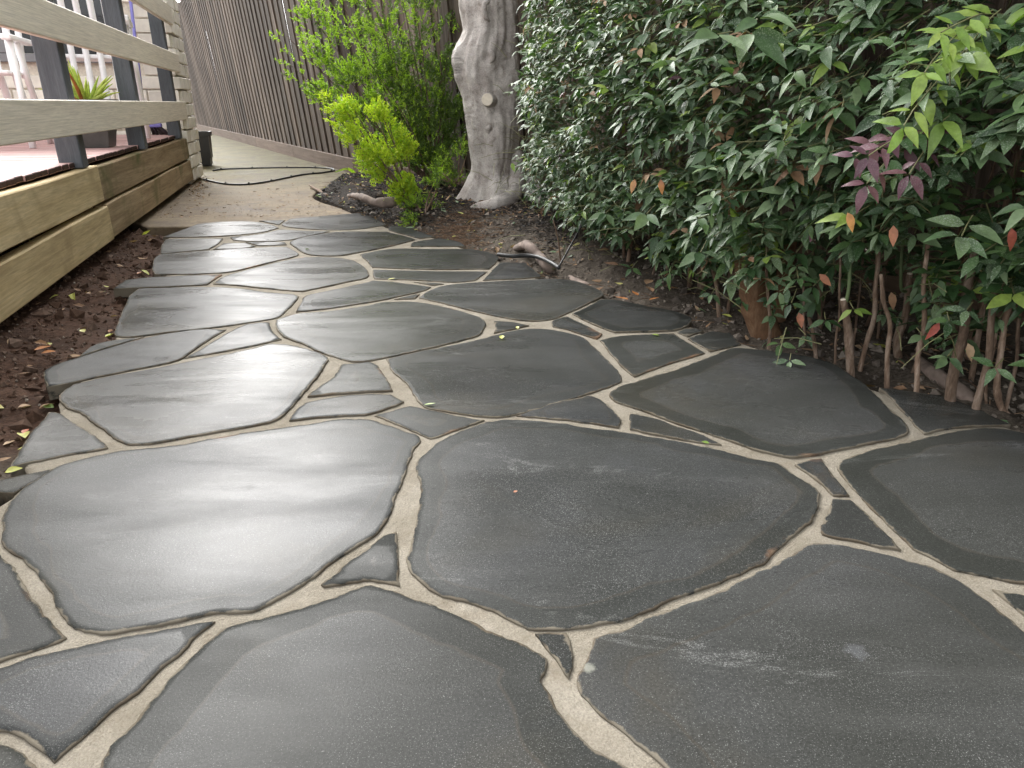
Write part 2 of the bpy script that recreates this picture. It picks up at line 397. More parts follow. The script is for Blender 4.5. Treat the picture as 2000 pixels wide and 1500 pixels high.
M['needle_b'] = mat_leaf('needles_bright', (.22, .35, .03), (.30, .45, .04), (.38, .52, .06), .5, 0, .35)
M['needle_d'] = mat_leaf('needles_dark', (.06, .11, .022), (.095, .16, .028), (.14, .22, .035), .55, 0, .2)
M['needle_y'] = mat_leaf('needles_gold', (.36, .46, .03), (.45, .54, .04), (.54, .60, .06), .5, 0, .4)
M['aloe'] = mat_leaf('aloe_leaf', (.38, .50, .07), (.46, .56, .09), (.52, .56, .14), .4, 0, .25)
M['mulch'] = mat_island('black_mulch', (.006, .005, .005), (.014, .012, .011), (.035, .028, .024), .8, .5, .3)
M['crumb'] = mat_island('soil_crumb', (.04, .023, .015), (.075, .045, .031), (.14, .10, .078), .95, .5, .1)
M['crumb_g'] = mat_island('grey_crumb', (.06, .05, .042), (.12, .10, .085), (.22, .19, .16), .95, .5, .1)
M['pebble'] = mat_island('pale_pebble', (.10, .08, .065), (.18, .15, .12), (.30, .26, .215), .9)
M['fibre'] = mat_island('root_fibre', (.09, .05, .03), (.15, .09, .055), (.22, .15, .10), .9)

# ------------------------------------------------------------------ flagstones, traced on the ground plane
ST = """
6,1026 9,999 30,969 60,945 90,924 120,909 165,895 210,885 270,877 360,867 450,850 540,837 600,829 670,819 722,820 757,830 796,843 813,848 820,856 817,866 806,880 799,904 789,932 775,967 768,991 754,1016 740,1040 705,1061 670,1082 635,1107 595,1140 542,1171 507,1191 490,1196 420,1198 385,1206 315,1220 245,1233 210,1238 175,1234 147,1227 129,1210 108,1182 98,1154 70,1119 42,1091 21,1079 5,1062
-260,1060 -120,1040 -30,1070 0,1084 28,1115 52,1150 80,1189 105,1217 131,1247 115,1255 70,1268 0,1290 -200,1340 -300,1300
-300,1385 -100,1330 0,1304 52,1285 105,1273 157,1261 227,1245 297,1233 367,1219 420,1213 385,1238 357,1269 325,1297 280,1339 245,1367 210,1395 175,1427 140,1458 108,1486 91,1472 56,1444 28,1430 0,1423 -100,1418 -300,1440
-300,1470 -100,1452 0,1453 28,1462 56,1478 78,1500 95,1540 110,1620 -100,1700 -400,1650
196,1500 203,1483 228,1444 273,1395 315,1340 350,1301 385,1270 430,1231 441,1224 508,1207 578,1189 648,1166 705,1145 726,1142 750,1150 775,1154 800,1167 840,1178 880,1194 950,1228 1002,1250 1030,1261 1058,1275 1069,1285 1067,1306 1058,1333 1079,1359 1097,1394 1125,1429 1146,1453 1188,1481 1223,1500 1300,1570 1340,1700 1000,1900 300,1850 150,1650
1160,1243 1174,1240 1212,1229 1300,1193 1352,1175 1422,1147 1475,1119 1510,1101 1545,1084 1580,1063 1597,1058 1650,1066 1720,1080 1790,1098 1825,1108 1877,1136 1930,1175 1965,1203 2000,1231 2100,1310 2180,1450 2200,1650 1900,1850 1600,1800 1400,1620 1300,1500 1289,1488 1265,1467 1230,1436 1188,1404 1146,1369 1128,1345 1125,1324 1139,1296 1156,1264
824,890 845,872 880,851 915,836 950,825 985,820 1020,820 1090,827 1160,837 1230,846 1300,858 1380,874 1440,888 1480,898 1520,906 1560,934 1592,954 1600,974 1594,994 1584,1018 1560,1038 1520,1074 1496,1094 1460,1114 1400,1140 1300,1176 1247,1201 1191,1215 1125,1226 1072,1229 1030,1228 1013,1219 950,1187 880,1168 845,1156 817,1131 800,1114 795,1095 803,1065 813,1023 820,977 820,946 813,925 813,905
775,1037 777,1065 780,1110 780,1145 750,1138 722,1133 687,1137 631,1145 626,1140 670,1107 715,1072 750,1046
1044,1238 1072,1235 1107,1235 1118,1264 1118,1292 1109,1324 1090,1296 1069,1264
1628,976 1660,975 1700,1010 1760,1074 1680,1060 1608,1044 1604,1026 1624,986
1552,906 1584,898 1604,895 1628,930 1660,968 1628,968 1600,942
1638,906 1660,892 1720,874 1800,856 1880,840 1952,836 2000,845 2150,880 2350,980 2400,1120 2250,1190 2100,1160 2000,1140 1947,1129 1895,1119 1860,1112 1825,1091 1783,1070 1755,1042 1700,990 1676,962 1648,934
1940,1152 2000,1161 2080,1180 2200,1230 2180,1310 2090,1260 2000,1199 1982,1185 1958,1168
1716,756 1760,762 1840,774 1900,794 1940,814 1976,830 1920,832 1860,836 1804,846 1788,830 1760,798 1732,770
1192,765 1212,754 1240,746 1320,722 1384,698 1424,682 1448,680 1520,688 1580,698 1632,712 1652,726 1692,754 1728,790 1752,810 1776,834 1772,848 1740,858 1680,870 1620,882 1580,890 1540,892 1480,880 1440,866 1400,852 1320,826 1260,803 1208,786 1192,774
1009,812 1075,790 1150,773 1168,778 1192,796 1210,817 1210,835 1150,826 1090,818
1230,807 1280,818 1340,838 1380,852 1408,868 1340,860 1280,848 1230,838
731,811 800,792 845,801 898,813 946,820 898,837 841,857 810,843 768,825
754,701 790,692 850,680 910,668 964,655 1000,646 1045,641 1090,646 1129,655 1150,667 1180,697 1210,727 1216,739 1207,749 1150,769 1090,787 1030,805 985,814 940,813 880,805 829,794 814,781 796,751 775,733 763,718
539,625 575,614 650,607 725,596 745,591 799,589 835,593 880,602 910,611 937,620 948,630 946,640 934,655 880,670 820,684 760,697 710,706 686,706 635,691 590,671 554,658 539,640
665,712 695,709 722,707 740,718 755,739 767,763 710,766 650,770 600,775 620,757 650,739 659,724
564,821 575,805 593,787 650,776 710,770 764,770 788,784 770,793 725,808 680,811 620,815
120,768 144,751 210,736 300,720 390,702 480,684 525,672 560,673 605,683 638,697 638,708 620,736 590,772 560,805 530,824 470,836 420,844 360,855 300,865 255,868 231,861 195,834 162,810 129,795 115,780
96,805 114,807 150,828 186,852 213,874 150,885 90,897 45,906 16,913 33,888 57,852 81,822
-60,950 0,939 45,927 105,915 75,939 45,954 27,964 0,961 -40,975
87,723 120,708 150,699 210,680 282,660 330,651 390,643 441,643 390,675 348,703 270,720 210,732 150,745 120,751 93,757 88,738
151,697 186,672 217,664 255,660 282,657 210,677
360,699 402,675 450,647 480,633 526,628 531,645 549,663 480,678 420,689
272,563 320,562 410,560 470,563 530,571 575,575 584,578 572,595 545,619 530,623 470,632 410,640 320,650 260,658 227,656 224,649 233,622 245,595 254,577
221,564 245,547 290,542 350,539 434,536 404,556 350,559 272,562
416,554 440,539 500,523 560,508 590,502 650,503 686,508 710,520 719,532 716,542 680,550 620,563 590,569 560,567 500,561 461,557
302,536 297,526 302,505 311,497 410,490 500,484 560,482 581,493 581,499 530,512 470,527 440,532 380,535
314,496 315,481 324,467 380,466 436,466 425,477 407,487 350,492
416,487 437,475 479,474 500,481 470,485
480,473 530,472 557,473 560,478 506,480
318,463 350,451 386,437 440,433 494,433 530,439 545,445 509,454 446,460 380,463
449,463 509,457 548,448 590,451 644,452 605,460 560,469 500,471 455,469
506,431 557,430 545,439
551,440 566,428 635,422 704,416 728,425 755,439 710,446 656,449 590,446
567,472 605,461 665,453 755,453 800,464 811,468 760,481 700,493 665,499 620,499 596,495 578,484
760,449 764,440 790,443 835,458 850,462 820,466
802,481 808,473 859,465 895,472 910,481 850,481
703,497 766,486 850,486 928,486 955,493 973,500 970,511 955,525 850,526 727,522 715,509
728,526 850,529 952,530 928,547 886,551 820,547 730,544 728,535
976,512 1030,512 1039,523 1054,535 1057,541 1000,545 943,547
808,550 868,554 846,557
599,577 650,566 710,553 728,548 760,550 820,557 841,560 829,567 790,576 745,586 650,601 578,609 587,592
770,584 820,573 811,583
818,581 835,569 868,558 925,552 1000,548 1075,545 1120,548 1165,563 1180,575 1150,592 1105,613 1069,625 1024,626 985,620 925,607 865,592
965,626 1000,629 1033,635 1000,643 964,650 967,640
1076,629 1090,622 1105,617 1135,631 1177,652 1165,662 1135,652 1099,641 1081,638
1117,613 1150,597 1174,584 1210,587 1225,590 1287,602 1325,610 1350,620 1345,635 1315,645 1250,648 1200,649 1175,640 1140,625
1172,665 1182,661 1225,655 1315,651 1337,665 1377,689 1350,697 1287,717 1240,735 1225,725 1205,705 1185,682
1322,649 1347,639 1375,646 1342,657
1342,661 1390,647 1425,650 1447,672 1425,678 1387,686
"""
OUT = """-500,1500 -400,1150 -120,1000 -60,965 -8,975 0,985 22,970 60,938 45,912 100,830 117,800 113,785 125,765 150,748 180,722 235,668 225,660 245,615 300,563 330,540 308,530 310,500 325,485 330,463 390,440 440,434 500,432 560,430 700,419 720,430 762,445 800,455 855,466 900,482 930,489 968,506 1040,538 1060,545 1160,573 1165,590 1225,597 1340,628 1346,640 1430,662 1500,684 1590,702 1700,757 1725,765 1850,800 1975,833 2150,885 2345,975 2395,1115 2290,1195 2215,1320 2220,1650 1920,1870 300,1950 -300,1800"""
def parse(l): return [tuple(float(a) for a in p.split(',')) for p in l.split()]
STONES = [[onz(x, y).to_2d() for x, y in parse(l)] for l in ST.strip().split('\n')]
OUTL = [onz(x, y).to_2d() for x, y in parse(OUT)]

def area(p): return .5 * sum(p[i].x * p[(i + 1) % len(p)].y - p[(i + 1) % len(p)].x * p[i].y for i in range(len(p)))
def smooth_poly(P, step, jit):
    if area(P) < 0: P = P[::-1]
    n = len(P); out = []
    corner = []
    for i in range(n):
        a = P[i] - P[i - 1]; b = P[(i + 1) % n] - P[i]
        corner.append(a.length > 1e-6 and b.length > 1e-6 and abs(a.angle_signed(b)) > R(48))
    for i in range(n):
        p1, p2 = P[i], P[(i + 1) % n]
        p0 = P[i - 1] if not corner[i] else p1 * 2 - p2
        p3 = P[(i + 2) % n] if not corner[(i + 1) % n] else p2 * 2 - p1
        k = max(1, int(round((p2 - p1).length / step)))
        for j in range(k):
            t = j / k
            q = .5 * ((2 * p1) + (p2 - p0) * t * .8 + p1 * 0 + (0 * p0)) if False else None
            m1 = (p2 - p0) * .5; m2 = (p3 - p1) * .5
            L = (p2 - p1).length          # keep tangents in proportion to the chord
            if m1.length > L: m1 = m1 * (L / m1.length)
            if m2.length > L: m2 = m2 * (L / m2.length)
            h = (2*t**3 - 3*t*t + 1) * p1 + (t**3 - 2*t*t + t) * m1 + (-2*t**3 + 3*t*t) * p2 + (t**3 - t*t) * m2
            h = h + Vector((noise.noise(Vector((h.x * 30, h.y * 30, 1.7))), noise.noise(Vector((h.x * 30, h.y * 30, 9.1))))) * jit + Vector((noise.noise(Vector((h.x * 95, h.y * 95, 4.7))), noise.noise(Vector((h.x * 95, h.y * 95, 6.1))))) * jit * .6
            out.append(h)
    return out
def pip_dist(pts, poly):
    """numpy: inside flag and distance to the outline"""
    P = np.array([(p[0], p[1]) for p in poly]); Q = np.roll(P, -1, 0)
    pts = np.asarray(pts); d = np.full(len(pts), 1e9); ins = np.zeros(len(pts), bool)
    x, y = pts[:, 0], pts[:, 1]
    for a, b in zip(P, Q):
        ab = b - a; L = max(ab @ ab, 1e-12)
        t = np.clip(((x - a[0]) * ab[0] + (y - a[1]) * ab[1]) / L, 0, 1)
        dd = (x - a[0] - t * ab[0]) ** 2 + (y - a[1] - t * ab[1]) ** 2
        d = np.minimum(d, dd)
        c = (a[1] > y) != (b[1] > y)
        if abs(b[1] - a[1]) > 1e-12:
            ins ^= c & (x < (b[0] - a[0]) * (y - a[1]) / (b[1] - a[1]) + a[0])
    return ins, np.sqrt(d)
def slab_mesh(name, poly, grid, mats, zfun, thick, ring=.007, lip=.004):
    """flat piece with a dense top, rounded lip and real sides"""
    n = len(poly)
    B = np.array([(p.x, p.y) for p in poly])
    nb = np.roll(B, -1, 0) - np.roll(B, 1, 0); nrm = np.stack([-nb[:, 1], nb[:, 0]], 1)
    nrm /= np.maximum(np.linalg.norm(nrm, axis=1, keepdims=True), 1e-9)
    I = B + nrm * ring; ins, d = pip_dist(I, poly); I = I[ins & (d > ring * .75)]
    I2 = B + nrm * ring * 2.6; ins, d = pip_dist(I2, poly); I = np.concatenate([I, I2[ins & (d > ring * 2.2)]])
    x0, y0 = B.min(0); x1, y1 = B.max(0)
    gx, gy = np.meshgrid(np.arange(x0, x1, grid), np.arange(y0, y1, grid)); G = np.stack([gx.ravel(), gy.ravel()], 1)
    if len(G):
        G = G + np.random.RandomState(3).uniform(-.2, .2, G.shape) * grid
        ins, d = pip_dist(G, poly); G = G[ins & (d > max(ring * 3.2, grid * .45))]
    pts = [Vector(p) for p in np.concatenate([B, I, G])]
    vv, ee, ff, *_ = delaunay_2d_cdt(pts, [(i, (i + 1) % n) for i in range(n)], [], 1, 1e-6)
    A = np.array([(v.x, v.y) for v in vv]); ins, d = pip_dist(A, poly)
    d[d < 1e-5] = 0
    V = []
    for (x, y), dd in zip(A, d):
        t = min(1, dd / ring); V.append((x, y, zfun(x, y) - lip * (1 - t) ** 2))
    nv = len(V); F_ = [tuple(f) for f in ff]
    # boundary walls
    cnt = {}
    for f in F_:
        for i in range(len(f)):
            e = (f[i], f[(i + 1) % len(f)]); cnt[e] = 1
    bott = {}
    S = []
    for (a, b) in list(cnt):
        if (b, a) not in cnt:
            for q in (a, b):
                if q not in bott:
                    bott[q] = len(V); x, y, z = V[q]; V.append((x, y, z - thick))
            S.append((b, a, bott[a], bott[b]))
    me = bpy.data.meshes.new(name); me.from_pydata(V, [], F_ + S)
    for m in mats: me.materials.append(m)
    sm = [True] * len(F_) + [False] * len(S); me.polygons.foreach_set('use_smooth', sm)
    at = me.attributes.new('edge', 'FLOAT', 'POINT')
    at.data.foreach_set('value', list(d.astype(float)) + [0.0] * (len(V) - nv))
    me.update(); return me

outl = smooth_poly(OUTL, .05, .004)
def zm(x, y): return -.0034 + .0008 * noise.noise(Vector((x * 14, y * 14, 0))) + .0006 * noise.noise(Vector((x * 45, y * 45, 3)))
path = link('path', slab_mesh('path', outl, .028, [M['mortar']], zm, .05, .006, .003))
tag(path, 'crazy paving path of dark flagstones with sandy cream joints', 'path', kind='structure')
for i, P in enumerate(STONES):
    near = sum(p.y for p in P) / len(P)
    A = abs(area(P))
    jit = .0036 if near < 2.2 else .003
    poly = smooth_poly(P, .009 if near < 1.8 else .025, jit)
    h0 = rnd.uniform(0, .0016); tx, ty = rnd.uniform(-.001, .001), rnd.uniform(-.001, .001)
    cx, cy = sum(p.x for p in P) / len(P), near
    def zf(x, y, h0=h0, tx=tx, ty=ty, cx=cx, cy=cy, s=i * 3.1):
        return h0 + tx * (x - cx) + ty * (y - cy) + .0014 * noise.noise(Vector((x * 3.5, y * 3.5, s))) + .0004 * noise.noise(Vector((x * 16, y * 16, s)))
    g = .022 if near < 1.6 else (.04 if near < 2.6 else .07)
    link('flagstone', slab_mesh('flagstone', poly, g, [M['stone']], zf, .034, .0025 if A > .02 else .002, .0009), path)

# ------------------------------------------------------------------ ground sheet
def axis(lo, hi, fine, far, grow=1.35):
    a = list(np.arange(lo, hi + 1e-6, fine)); s = fine
    while a[-1] < far: s *= grow; a.append(a[-1] + s)
    s = fine
    while a[0] > -far: s *= grow; a.insert(0, a[0] - s)
    return np.array(a)
XS, YS = axis(-3.3, 2.3, .026, 70), axis(.3, 7.4, .03, 70)
GX, GY = np.meshgrid(XS, YS); PT = np.stack([GX.ravel(), GY.ravel()], 1)
o_in, o_d = pip_dist(PT, outl)
SLAB = [ap(3.5, -1.3, 0)] ; SLAB = []
SLAB = [onz(285, 441).to_2d(), onz(375, 439).to_2d(), onz(440, 434).to_2d(), onz(560, 430).to_2d(), onz(700, 418).to_2d(), onz(668, 405).to_2d(), onz(612, 383).to_2d(), onz(640, 362).to_2d(), onz(690, 352).to_2d(), onz(735, 349).to_2d(), Vector((-6.9, 18.6)), Vector((-9.5, 22)), Vector((-9.5, 18)), ap(8, -1.75, 0).to_2d(), ap(5.1, -1.15, 0).to_2d()]
if area(SLAB) < 0: SLAB = SLAB[::-1]
s_in, s_d = pip_dist(PT, SLAB)
def sstep(t): t = np.clip(t, 0, 1); return t * t * (3 - 2 * t)
def nz(x, y, s, seed=0): return noise.noise(Vector((x * s, y * s, seed)))
X_, Y_ = PT[:, 0], PT[:, 1]
mid = np.interp(Y_, [0, 1.5, 3, 4.6, 7], [.3, .1, -.6, -1.3, -2.0])     # centre line of the path
right = X_ > mid
Z = np.zeros(len(PT))
fine = np.array([.016 * nz(x, y, 5, 1) + .010 * nz(x, y, 13, 2) + .007 * nz(x, y, 31, 3) for x, y in PT])
left_z = -.062 + .05 * sstep(o_d / .4)
bed = sstep((Y_ - 2.0) / 1.6)
right_z = -.028 + (.035 + .085 * bed) * sstep(o_d / (.35 + .1 * bed))
Z = np.where(right, right_z, left_z) + fine * np.where(right, 1.3, 1.0)
Z = np.where(o_in, np.minimum(-.06, Z), Z)
Z = np.where(s_in, -.07, np.where((s_d < .18) & right, Z * sstep(s_d / .18) + (-.004) * (1 - sstep(s_d / .18)), Z))
Z = np.where((~right) & (s_d < .1), np.minimum(Z, -.06), Z)
Z = np.where((np.abs(X_) > 8) | (Y_ > 12) | (Y_ < -1), np.minimum(Z, -.07), Z)
zgrid = Z.reshape(GX.shape)
def zg(x, y):
    i = min(max(np.searchsorted(XS, x) - 1, 0), len(XS) - 2); j = min(max(np.searchsorted(YS, y) - 1, 0), len(YS) - 2)
    tx = (x - XS[i]) / (XS[i + 1] - XS[i]); ty = (y - YS[j]) / (YS[j + 1] - YS[j])
    return float((zgrid[j, i] * (1 - tx) + zgrid[j, i + 1] * tx) * (1 - ty) + (zgrid[j + 1, i] * (1 - tx) + zgrid[j + 1, i + 1] * tx) * ty)
nx, ny = len(XS), len(YS)
me = bpy.data.meshes.new('ground')
vv = np.column_stack([PT, Z]); idx = np.arange(nx * ny).reshape(ny, nx)
quads = np.stack([idx[:-1, :-1], idx[:-1, 1:], idx[1:, 1:], idx[1:, :-1]], -1).reshape(-1, 4)
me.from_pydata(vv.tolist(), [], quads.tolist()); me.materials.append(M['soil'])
me.polygons.foreach_set('use_smooth', [True] * len(quads)); me.update()
tag(link('ground', me), 'bare red brown and grey garden soil', 'ground', kind='structure')
# passage slab
def zsl(x, y): return -.0085 + .002 * nz(x, y, 2.5, 5)
sl = slab_mesh('concrete_path', smooth_poly(SLAB, .08, .006), .12, [M['concrete']], zsl, .075, .01, .006)
slab = link('concrete_path', sl)
tag(slab, 'mossy tan concrete strip leading down the side passage', 'path', kind='structure')

def in_poly(x, y, poly):
    r = pip_dist(np.array([[x, y]]), poly); return bool(r[0][0]), float(r[1][0])

# ------------------------------------------------------------------ house: front wall, wing, window
house = empty('brick_house', ap(6.9, -.94, 0), 'cream painted brick house end wall at the far end of the deck', 'house')
CW = .105
RD = Matrix.Rotation(DROT, 3, 'Z')      # local x across (+p), local y along (+a)
A0, A1, P0 = 6.9, 7.55, -.94
core = MB()
core.box(ap((A0 + A1) / 2 + .0, P0 - 2.3, 1.2), (4.6 - .03, A1 - A0 + .01, 2.4), RD)
core.box(ap(A1 + 1.4, P0 - 1.2, 1.2), (.24, 2.8, 2.4), RD)
core.build('wall', M['joint'], house)
brick_vars = [MB() for _ in range(6)]
bm_half = [MB() for _ in range(4)]
for b in brick_vars: b.bbox((0, 0, 0), (.235, .05, CW - .011), None, .006); b.v = [v + Vector((rnd.uniform(-.003, .003), rnd.uniform(-.004, .004), rnd.uniform(-.002, .002))) for v in b.v]
bmesh_ = [b.mesh('brick', M['paint']) for b in brick_vars]
WIN = (-2.95, -1.33, .95, 2.15)
for r in range(22):
    z = .02 + CW * r + CW / 2; off = .12 if r % 2 else 0
    p = P0 - .118 + .0
    for k in range(9):
        pc = P0 - .1175 - k * .245 + (0 if not off else .1225 * (1 if k else 0)) - (0 if k else 0)
        pc = P0 - .1175 - k * .245 - (.1225 if off else 0)
        if WIN[0] - .1 < pc < WIN[1] + .03 and WIN[2] - .04 < z < WIN[3] + .04: continue
        if off and k == 0:
            o = link('brick', rnd.choice(bmesh_), house, ap(A0 - .004 + rnd.uniform(-.003, .003), P0 - .056, z) - origin(house), (0, 0, DROT), (.46, 1, 1))
        o = link('brick', rnd.choice(bmesh_), house, ap(A0 - .004 + rnd.uniform(-.003, .003), pc, z) - origin(house), (rnd.uniform(-.01, .01), rnd.uniform(-.01, .01), DROT))
    if z > 2.4: continue
    for k in range(3):                   # the wing's side, towards the path
        ac = A0 + .145 + k * .245 - (.06 if off else 0) + .0
        ln = 1.0 if k < 2 else (.75 if off else .5)
        o = link('brick', rnd.choice(bmesh_), house, ap(ac + (ln - 1) * .11, P0 - .006 + rnd.uniform(-.006, .008), z) - origin(house), (rnd.uniform(-.015, .015), rnd.uniform(-.015, .015), DROT + math.pi / 2 + rnd.uniform(-.02, .02)), (ln, 1, 1))
wf = MB()
pc, zc, ww, wh = (WIN[0] + WIN[1]) / 2, (WIN[2] + WIN[3]) / 2, WIN[1] - WIN[0], WIN[3] - WIN[2]
for (dp, dz, sx, sz) in ((0, wh / 2 - .03, ww, .06), (0, -wh / 2 + .03, ww, .06), (-ww / 2 + .03, 0, .06, wh - .125), (ww / 2 - .03, 0, .06, wh - .125), (0, 0, .05, wh - .125)):
    wf.bbox(ap(A0 - .03, pc + dp, zc + dz), (sx, .07, sz), RD)
win = wf.build('window', M['grey'], house)
g = MB(); g.box(ap(A0 - .004, pc, zc), (ww - .125, .008, wh - .13), RD); g.build('pane', M['glass'], win)
rf = MB(); rf.bbox(ap(A0 + 1.75, P0 - 3.0, 2.46), (4.8, 3.5, .12), RD, .02); rf.build('roof', M['roof'], house)

# ------------------------------------------------------------------ deck
deck = empty('timber_deck', ap(4, -2.5, .2), 'raised timber deck with faded pinkish red boards and pine sleeper skirt', 'deck')
board_vars = []
for i in range(6):
    b = MB(); L = 3.75
    b.bbox((-L / 2, 0, 0), (L, .0885, .022), None, .003)
    x_end = min(range(len(b.v)), key=lambda q: -b.v[q].x)
    me = b.mesh('deck_board', [M['deck'], M['deck_end']])
    for pl in me.polygons:
        if pl.normal.x > .25: pl.material_index = 1
    board_vars.append(me)
a = 1.0
while a < 6.84:
    link('deck_board', board_vars[rnd.randrange(6)], deck, ap(a + .045, -.968 + rnd.uniform(-.005, .003), .399 + rnd.uniform(-.001, .001)) - origin(deck), (0, rnd.uniform(-.002, .002), DROT))
    a += .0915
j = MB()
j.bbox(ap(3.93, -1.06, .30), (.045, 5.86, .17), RD); j.bbox(ap(3.93, -2.6, .30), (.045, 5.8, .17), RD); j.bbox(ap(3.93, -4.4, .30), (.045, 5.8, .17), RD)
j.build('joist', M['deck_end'], deck)
fa = MB(); fa.box(ap(3.93, -1.038, .372), (.02, 5.86, .03), RD); fa.build('fascia', M['deck_end'], deck)
def sleeper(a0, a1, z0, z1, p, mat, lab=None, tilt=0):
    b = MB(); L = a1 - a0; n = 14; th = .05; w_ = []
    c = .005
    prof = [(-th/2, c), (-th/2, z1-z0-c), (-th/2+c, z1-z0), (th/2-c, z1-z0), (th/2, z1-z0-c), (th/2, c), (th/2-c, 0), (-th/2+c, 0)]
    P = []
    for i in range(n + 1):
        aa = a0 + L * i / n; bow = .006 * math.sin(i * .9 + a0 * 3 + z0 * 20)
        for (q, zz) in prof: P.append(ap(aa, p + q + bow * .5, z0 + zz + bow * .5 + tilt * (i / n - .5)))
    fs = [(i*8+k, (i+1)*8+k, (i+1)*8+(k+1)%8, i*8+(k+1)%8) for i in range(n) for k in range(8)]
    fs += [tuple(range(8)), tuple(n*8+7-k for k in range(8))]
    b.add(P, fs); me = b.mesh('sleeper', mat)
    # local coordinates along the timber so the grain follows it
    inv = Matrix.Rotation(-DROT, 4, 'Z'); O = ap((a0 + a1) / 2, p, z0)
    me.transform(Matrix.Translation(-O)); me.transform(inv)
    o = link('sleeper', me, deck, O - origin(deck), (0, 0, DROT)); 
    if lab: o['label'] = lab
sleeper(1.0, 3.825, .218, .380, -.950, M['sleeper'], 'new pale pine sleeper, upper row')
sleeper(1.0, 3.87, .034, .194, -.948, M['sleeper'], 'new pale pine sleeper, lower row')
sleeper(3.845, 6.88, .214, .374, -.960, M['sleeper_old'], 'older darker sleeper with green moss stain')
sleeper(3.885, 6.90, .036, .198, -.957, M['sleeper_old'], 'older darker sleeper, lower row')
b = MB(); b.bbox(ap(3.835, -.962-.06, .2), (.07, .06, .38), RD); b.build('sleeper_post', M['sleeper_old'], deck)

rail = empty('deck_railing', ap(4, -.97, .41), 'deck railing of three pale stone grey boards on dark slate posts', 'railing')
for (a0, z0, z1) in ((2.15, .384, 1.62), (3.63, .384, 1.62), (5.05, .384, 1.62), (6.55, .384, 1.62)):
    b = MB(); b.bbox((0, 0, (z1 - z0) / 2), (.094, .092, z1 - z0), None, .004)
    link('post', b.mesh('post', M['post']), rail, ap(a0 + .046, -.978, z0) - origin(rail), (0, 0, DROT))
for (z0, z1, a1) in ((.526, .664, 6.885), (.886, 1.024, 6.885), (1.236, 1.374, 6.885)):
    b = MB(); b.bbox((0, 0, 0), (.032, a1 - .9, z1 - z0), None, .004)
    link('rail', b.mesh('rail', M['rail']), rail, ap((a1 + .9) / 2, -.913, (z0 + z1) / 2) - origin(rail), (0, 0, DROT))
b = MB(); b.tube([ap(6.545, -.985, .98), ap(6.535, -.985, .98)], .012, 8); b.build('bolt', M['black'], rail)

# ------------------------------------------------------------------ white slatted chairs, pot, broom, bin
def chair_frame():
    t = empty('white_chair', (0, 0, 0), 'x', 'chair', 'white slatted chairs on the deck')
    def P(name, fn):
        b = MB(); fn(b); return b.build(name, M['white'], t)
    for sx in (-1, 1):
        P('leg', lambda b: b.tube([(sx * .26, -.24, 0), (sx * .26, -.22, .3), (sx * .26, -.2, .56)], .018, 8))
        P('leg', lambda b: b.tube([(sx * .24, .30, 0), (sx * .24, .10, .35), (sx * .25, -.02, .56)], .018, 8))
        P('armrest', lambda b: b.bbox((sx * .26, -.02, .575), (.055, .50, .03), None, .01))
        P('back_frame', lambda b: b.tube(catmull([(sx * .22, .12, .38), (sx * .22, .2, .6), (sx * .22, .27, .85), (sx * .2, .33, 1.0)], 4), .017, 8))
    for k in range(6):
        y = -.22 + k * .075; P('seat_slat', lambda b: b.bbox((0, y, .40 - .0 * k), (.46, .055, .018), None, .005))
    for k in range(5):
        x = -.16 + k * .08
        P('back_slat', lambda b: b.tube(catmull([(x, .34, .08), (x, .24, .26), (x, .18, .45), (x, .23, .72), (x, .33, .99)], 4), .021, 6))
    P('top_rail', lambda b: b.tube(catmull([(-.2, .33, .99), (-.1, .335, 1.02), (.1, .335, 1.02), (.2, .33, .99)], 4), .024, 8))
    return t
def copy_tree(o):
    c = o.copy(); COL.objects.link(c)
    for ch in o.children: d = ch.copy(); COL.objects.link(d); d.parent = c
    return c
ch = chair_frame(); ch2 = copy_tree(ch)
ch['label'] = 'white chair with tall slatted back behind the potted aloe'
ch2['label'] = 'white armchair nearest the left edge, beside the first dark post'
ch.location = ap(5.75, -1.30, .412); ch.rotation_euler = (0, 0, DROT + R(180 + 8)); ch.scale = (1, 1, 1.3)
ch2.location = ap(5.08, -1.76, .412); ch2.rotation_euler = (0, 0, DROT + R(4))

pot = empty('potted_aloe', ap(4.88, -1.17, .412), 'spiky bright green aloe in a dark square tapered pot on the deck', 'potted plant')
b = MB(); hw0, hw1, hh = .095, .135, .26; O = ap(4.88, -1.17, .412)
def sq(h, z): return [O + RD @ Vector((x * h, y * h, z)) for x, y in ((-1, -1), (1, -1), (1, 1), (-1, 1))]
L = [sq(hw0, 0), sq(hw1, hh - .03), sq(hw1 + .008, hh - .03), sq(hw1 + .01, hh), sq(hw1 - .012, hh), sq(hw1 - .016, hh - .04)]
P = [p for l in L for p in l]
fs = [(i*4+k, i*4+(k+1)%4, (i+1)*4+(k+1)%4, (i+1)*4+k) for i in range(len(L)-1) for k in range(4)] + [(3, 2, 1, 0)]
b.add(P, fs); b.build('pot', M['pot'], pot)
b = MB(); b.add(sq(hw1 - .017, hh - .035), [(0, 1, 2, 3)]); b.build('potting_soil', M['crumb_g'], pot)
for k in range(26):
    b = MB(); az = rnd.uniform(0, 2 * math.pi); lean = rnd.uniform(.15, 1.15); ln = rnd.uniform(.13, .26)
    base = O + Vector((math.cos(az) * .02, math.sin(az) * .02, hh - .035)); pts = []; rr = []
    for i in range(6):
        t = i / 5; an = lean * (.75 + .25 * t)
        base2 = base + Vector((math.cos(az) * math.sin(an), math.sin(az) * math.sin(an), math.cos(an))) * ln * t
        pts.append(base2); rr.append(.013 * (1 - t) ** .7 + .0012)
    b.tube(pts, rr, 6); b.build('leaf', M['aloe'] if k % 13 else M['orange'], pot)

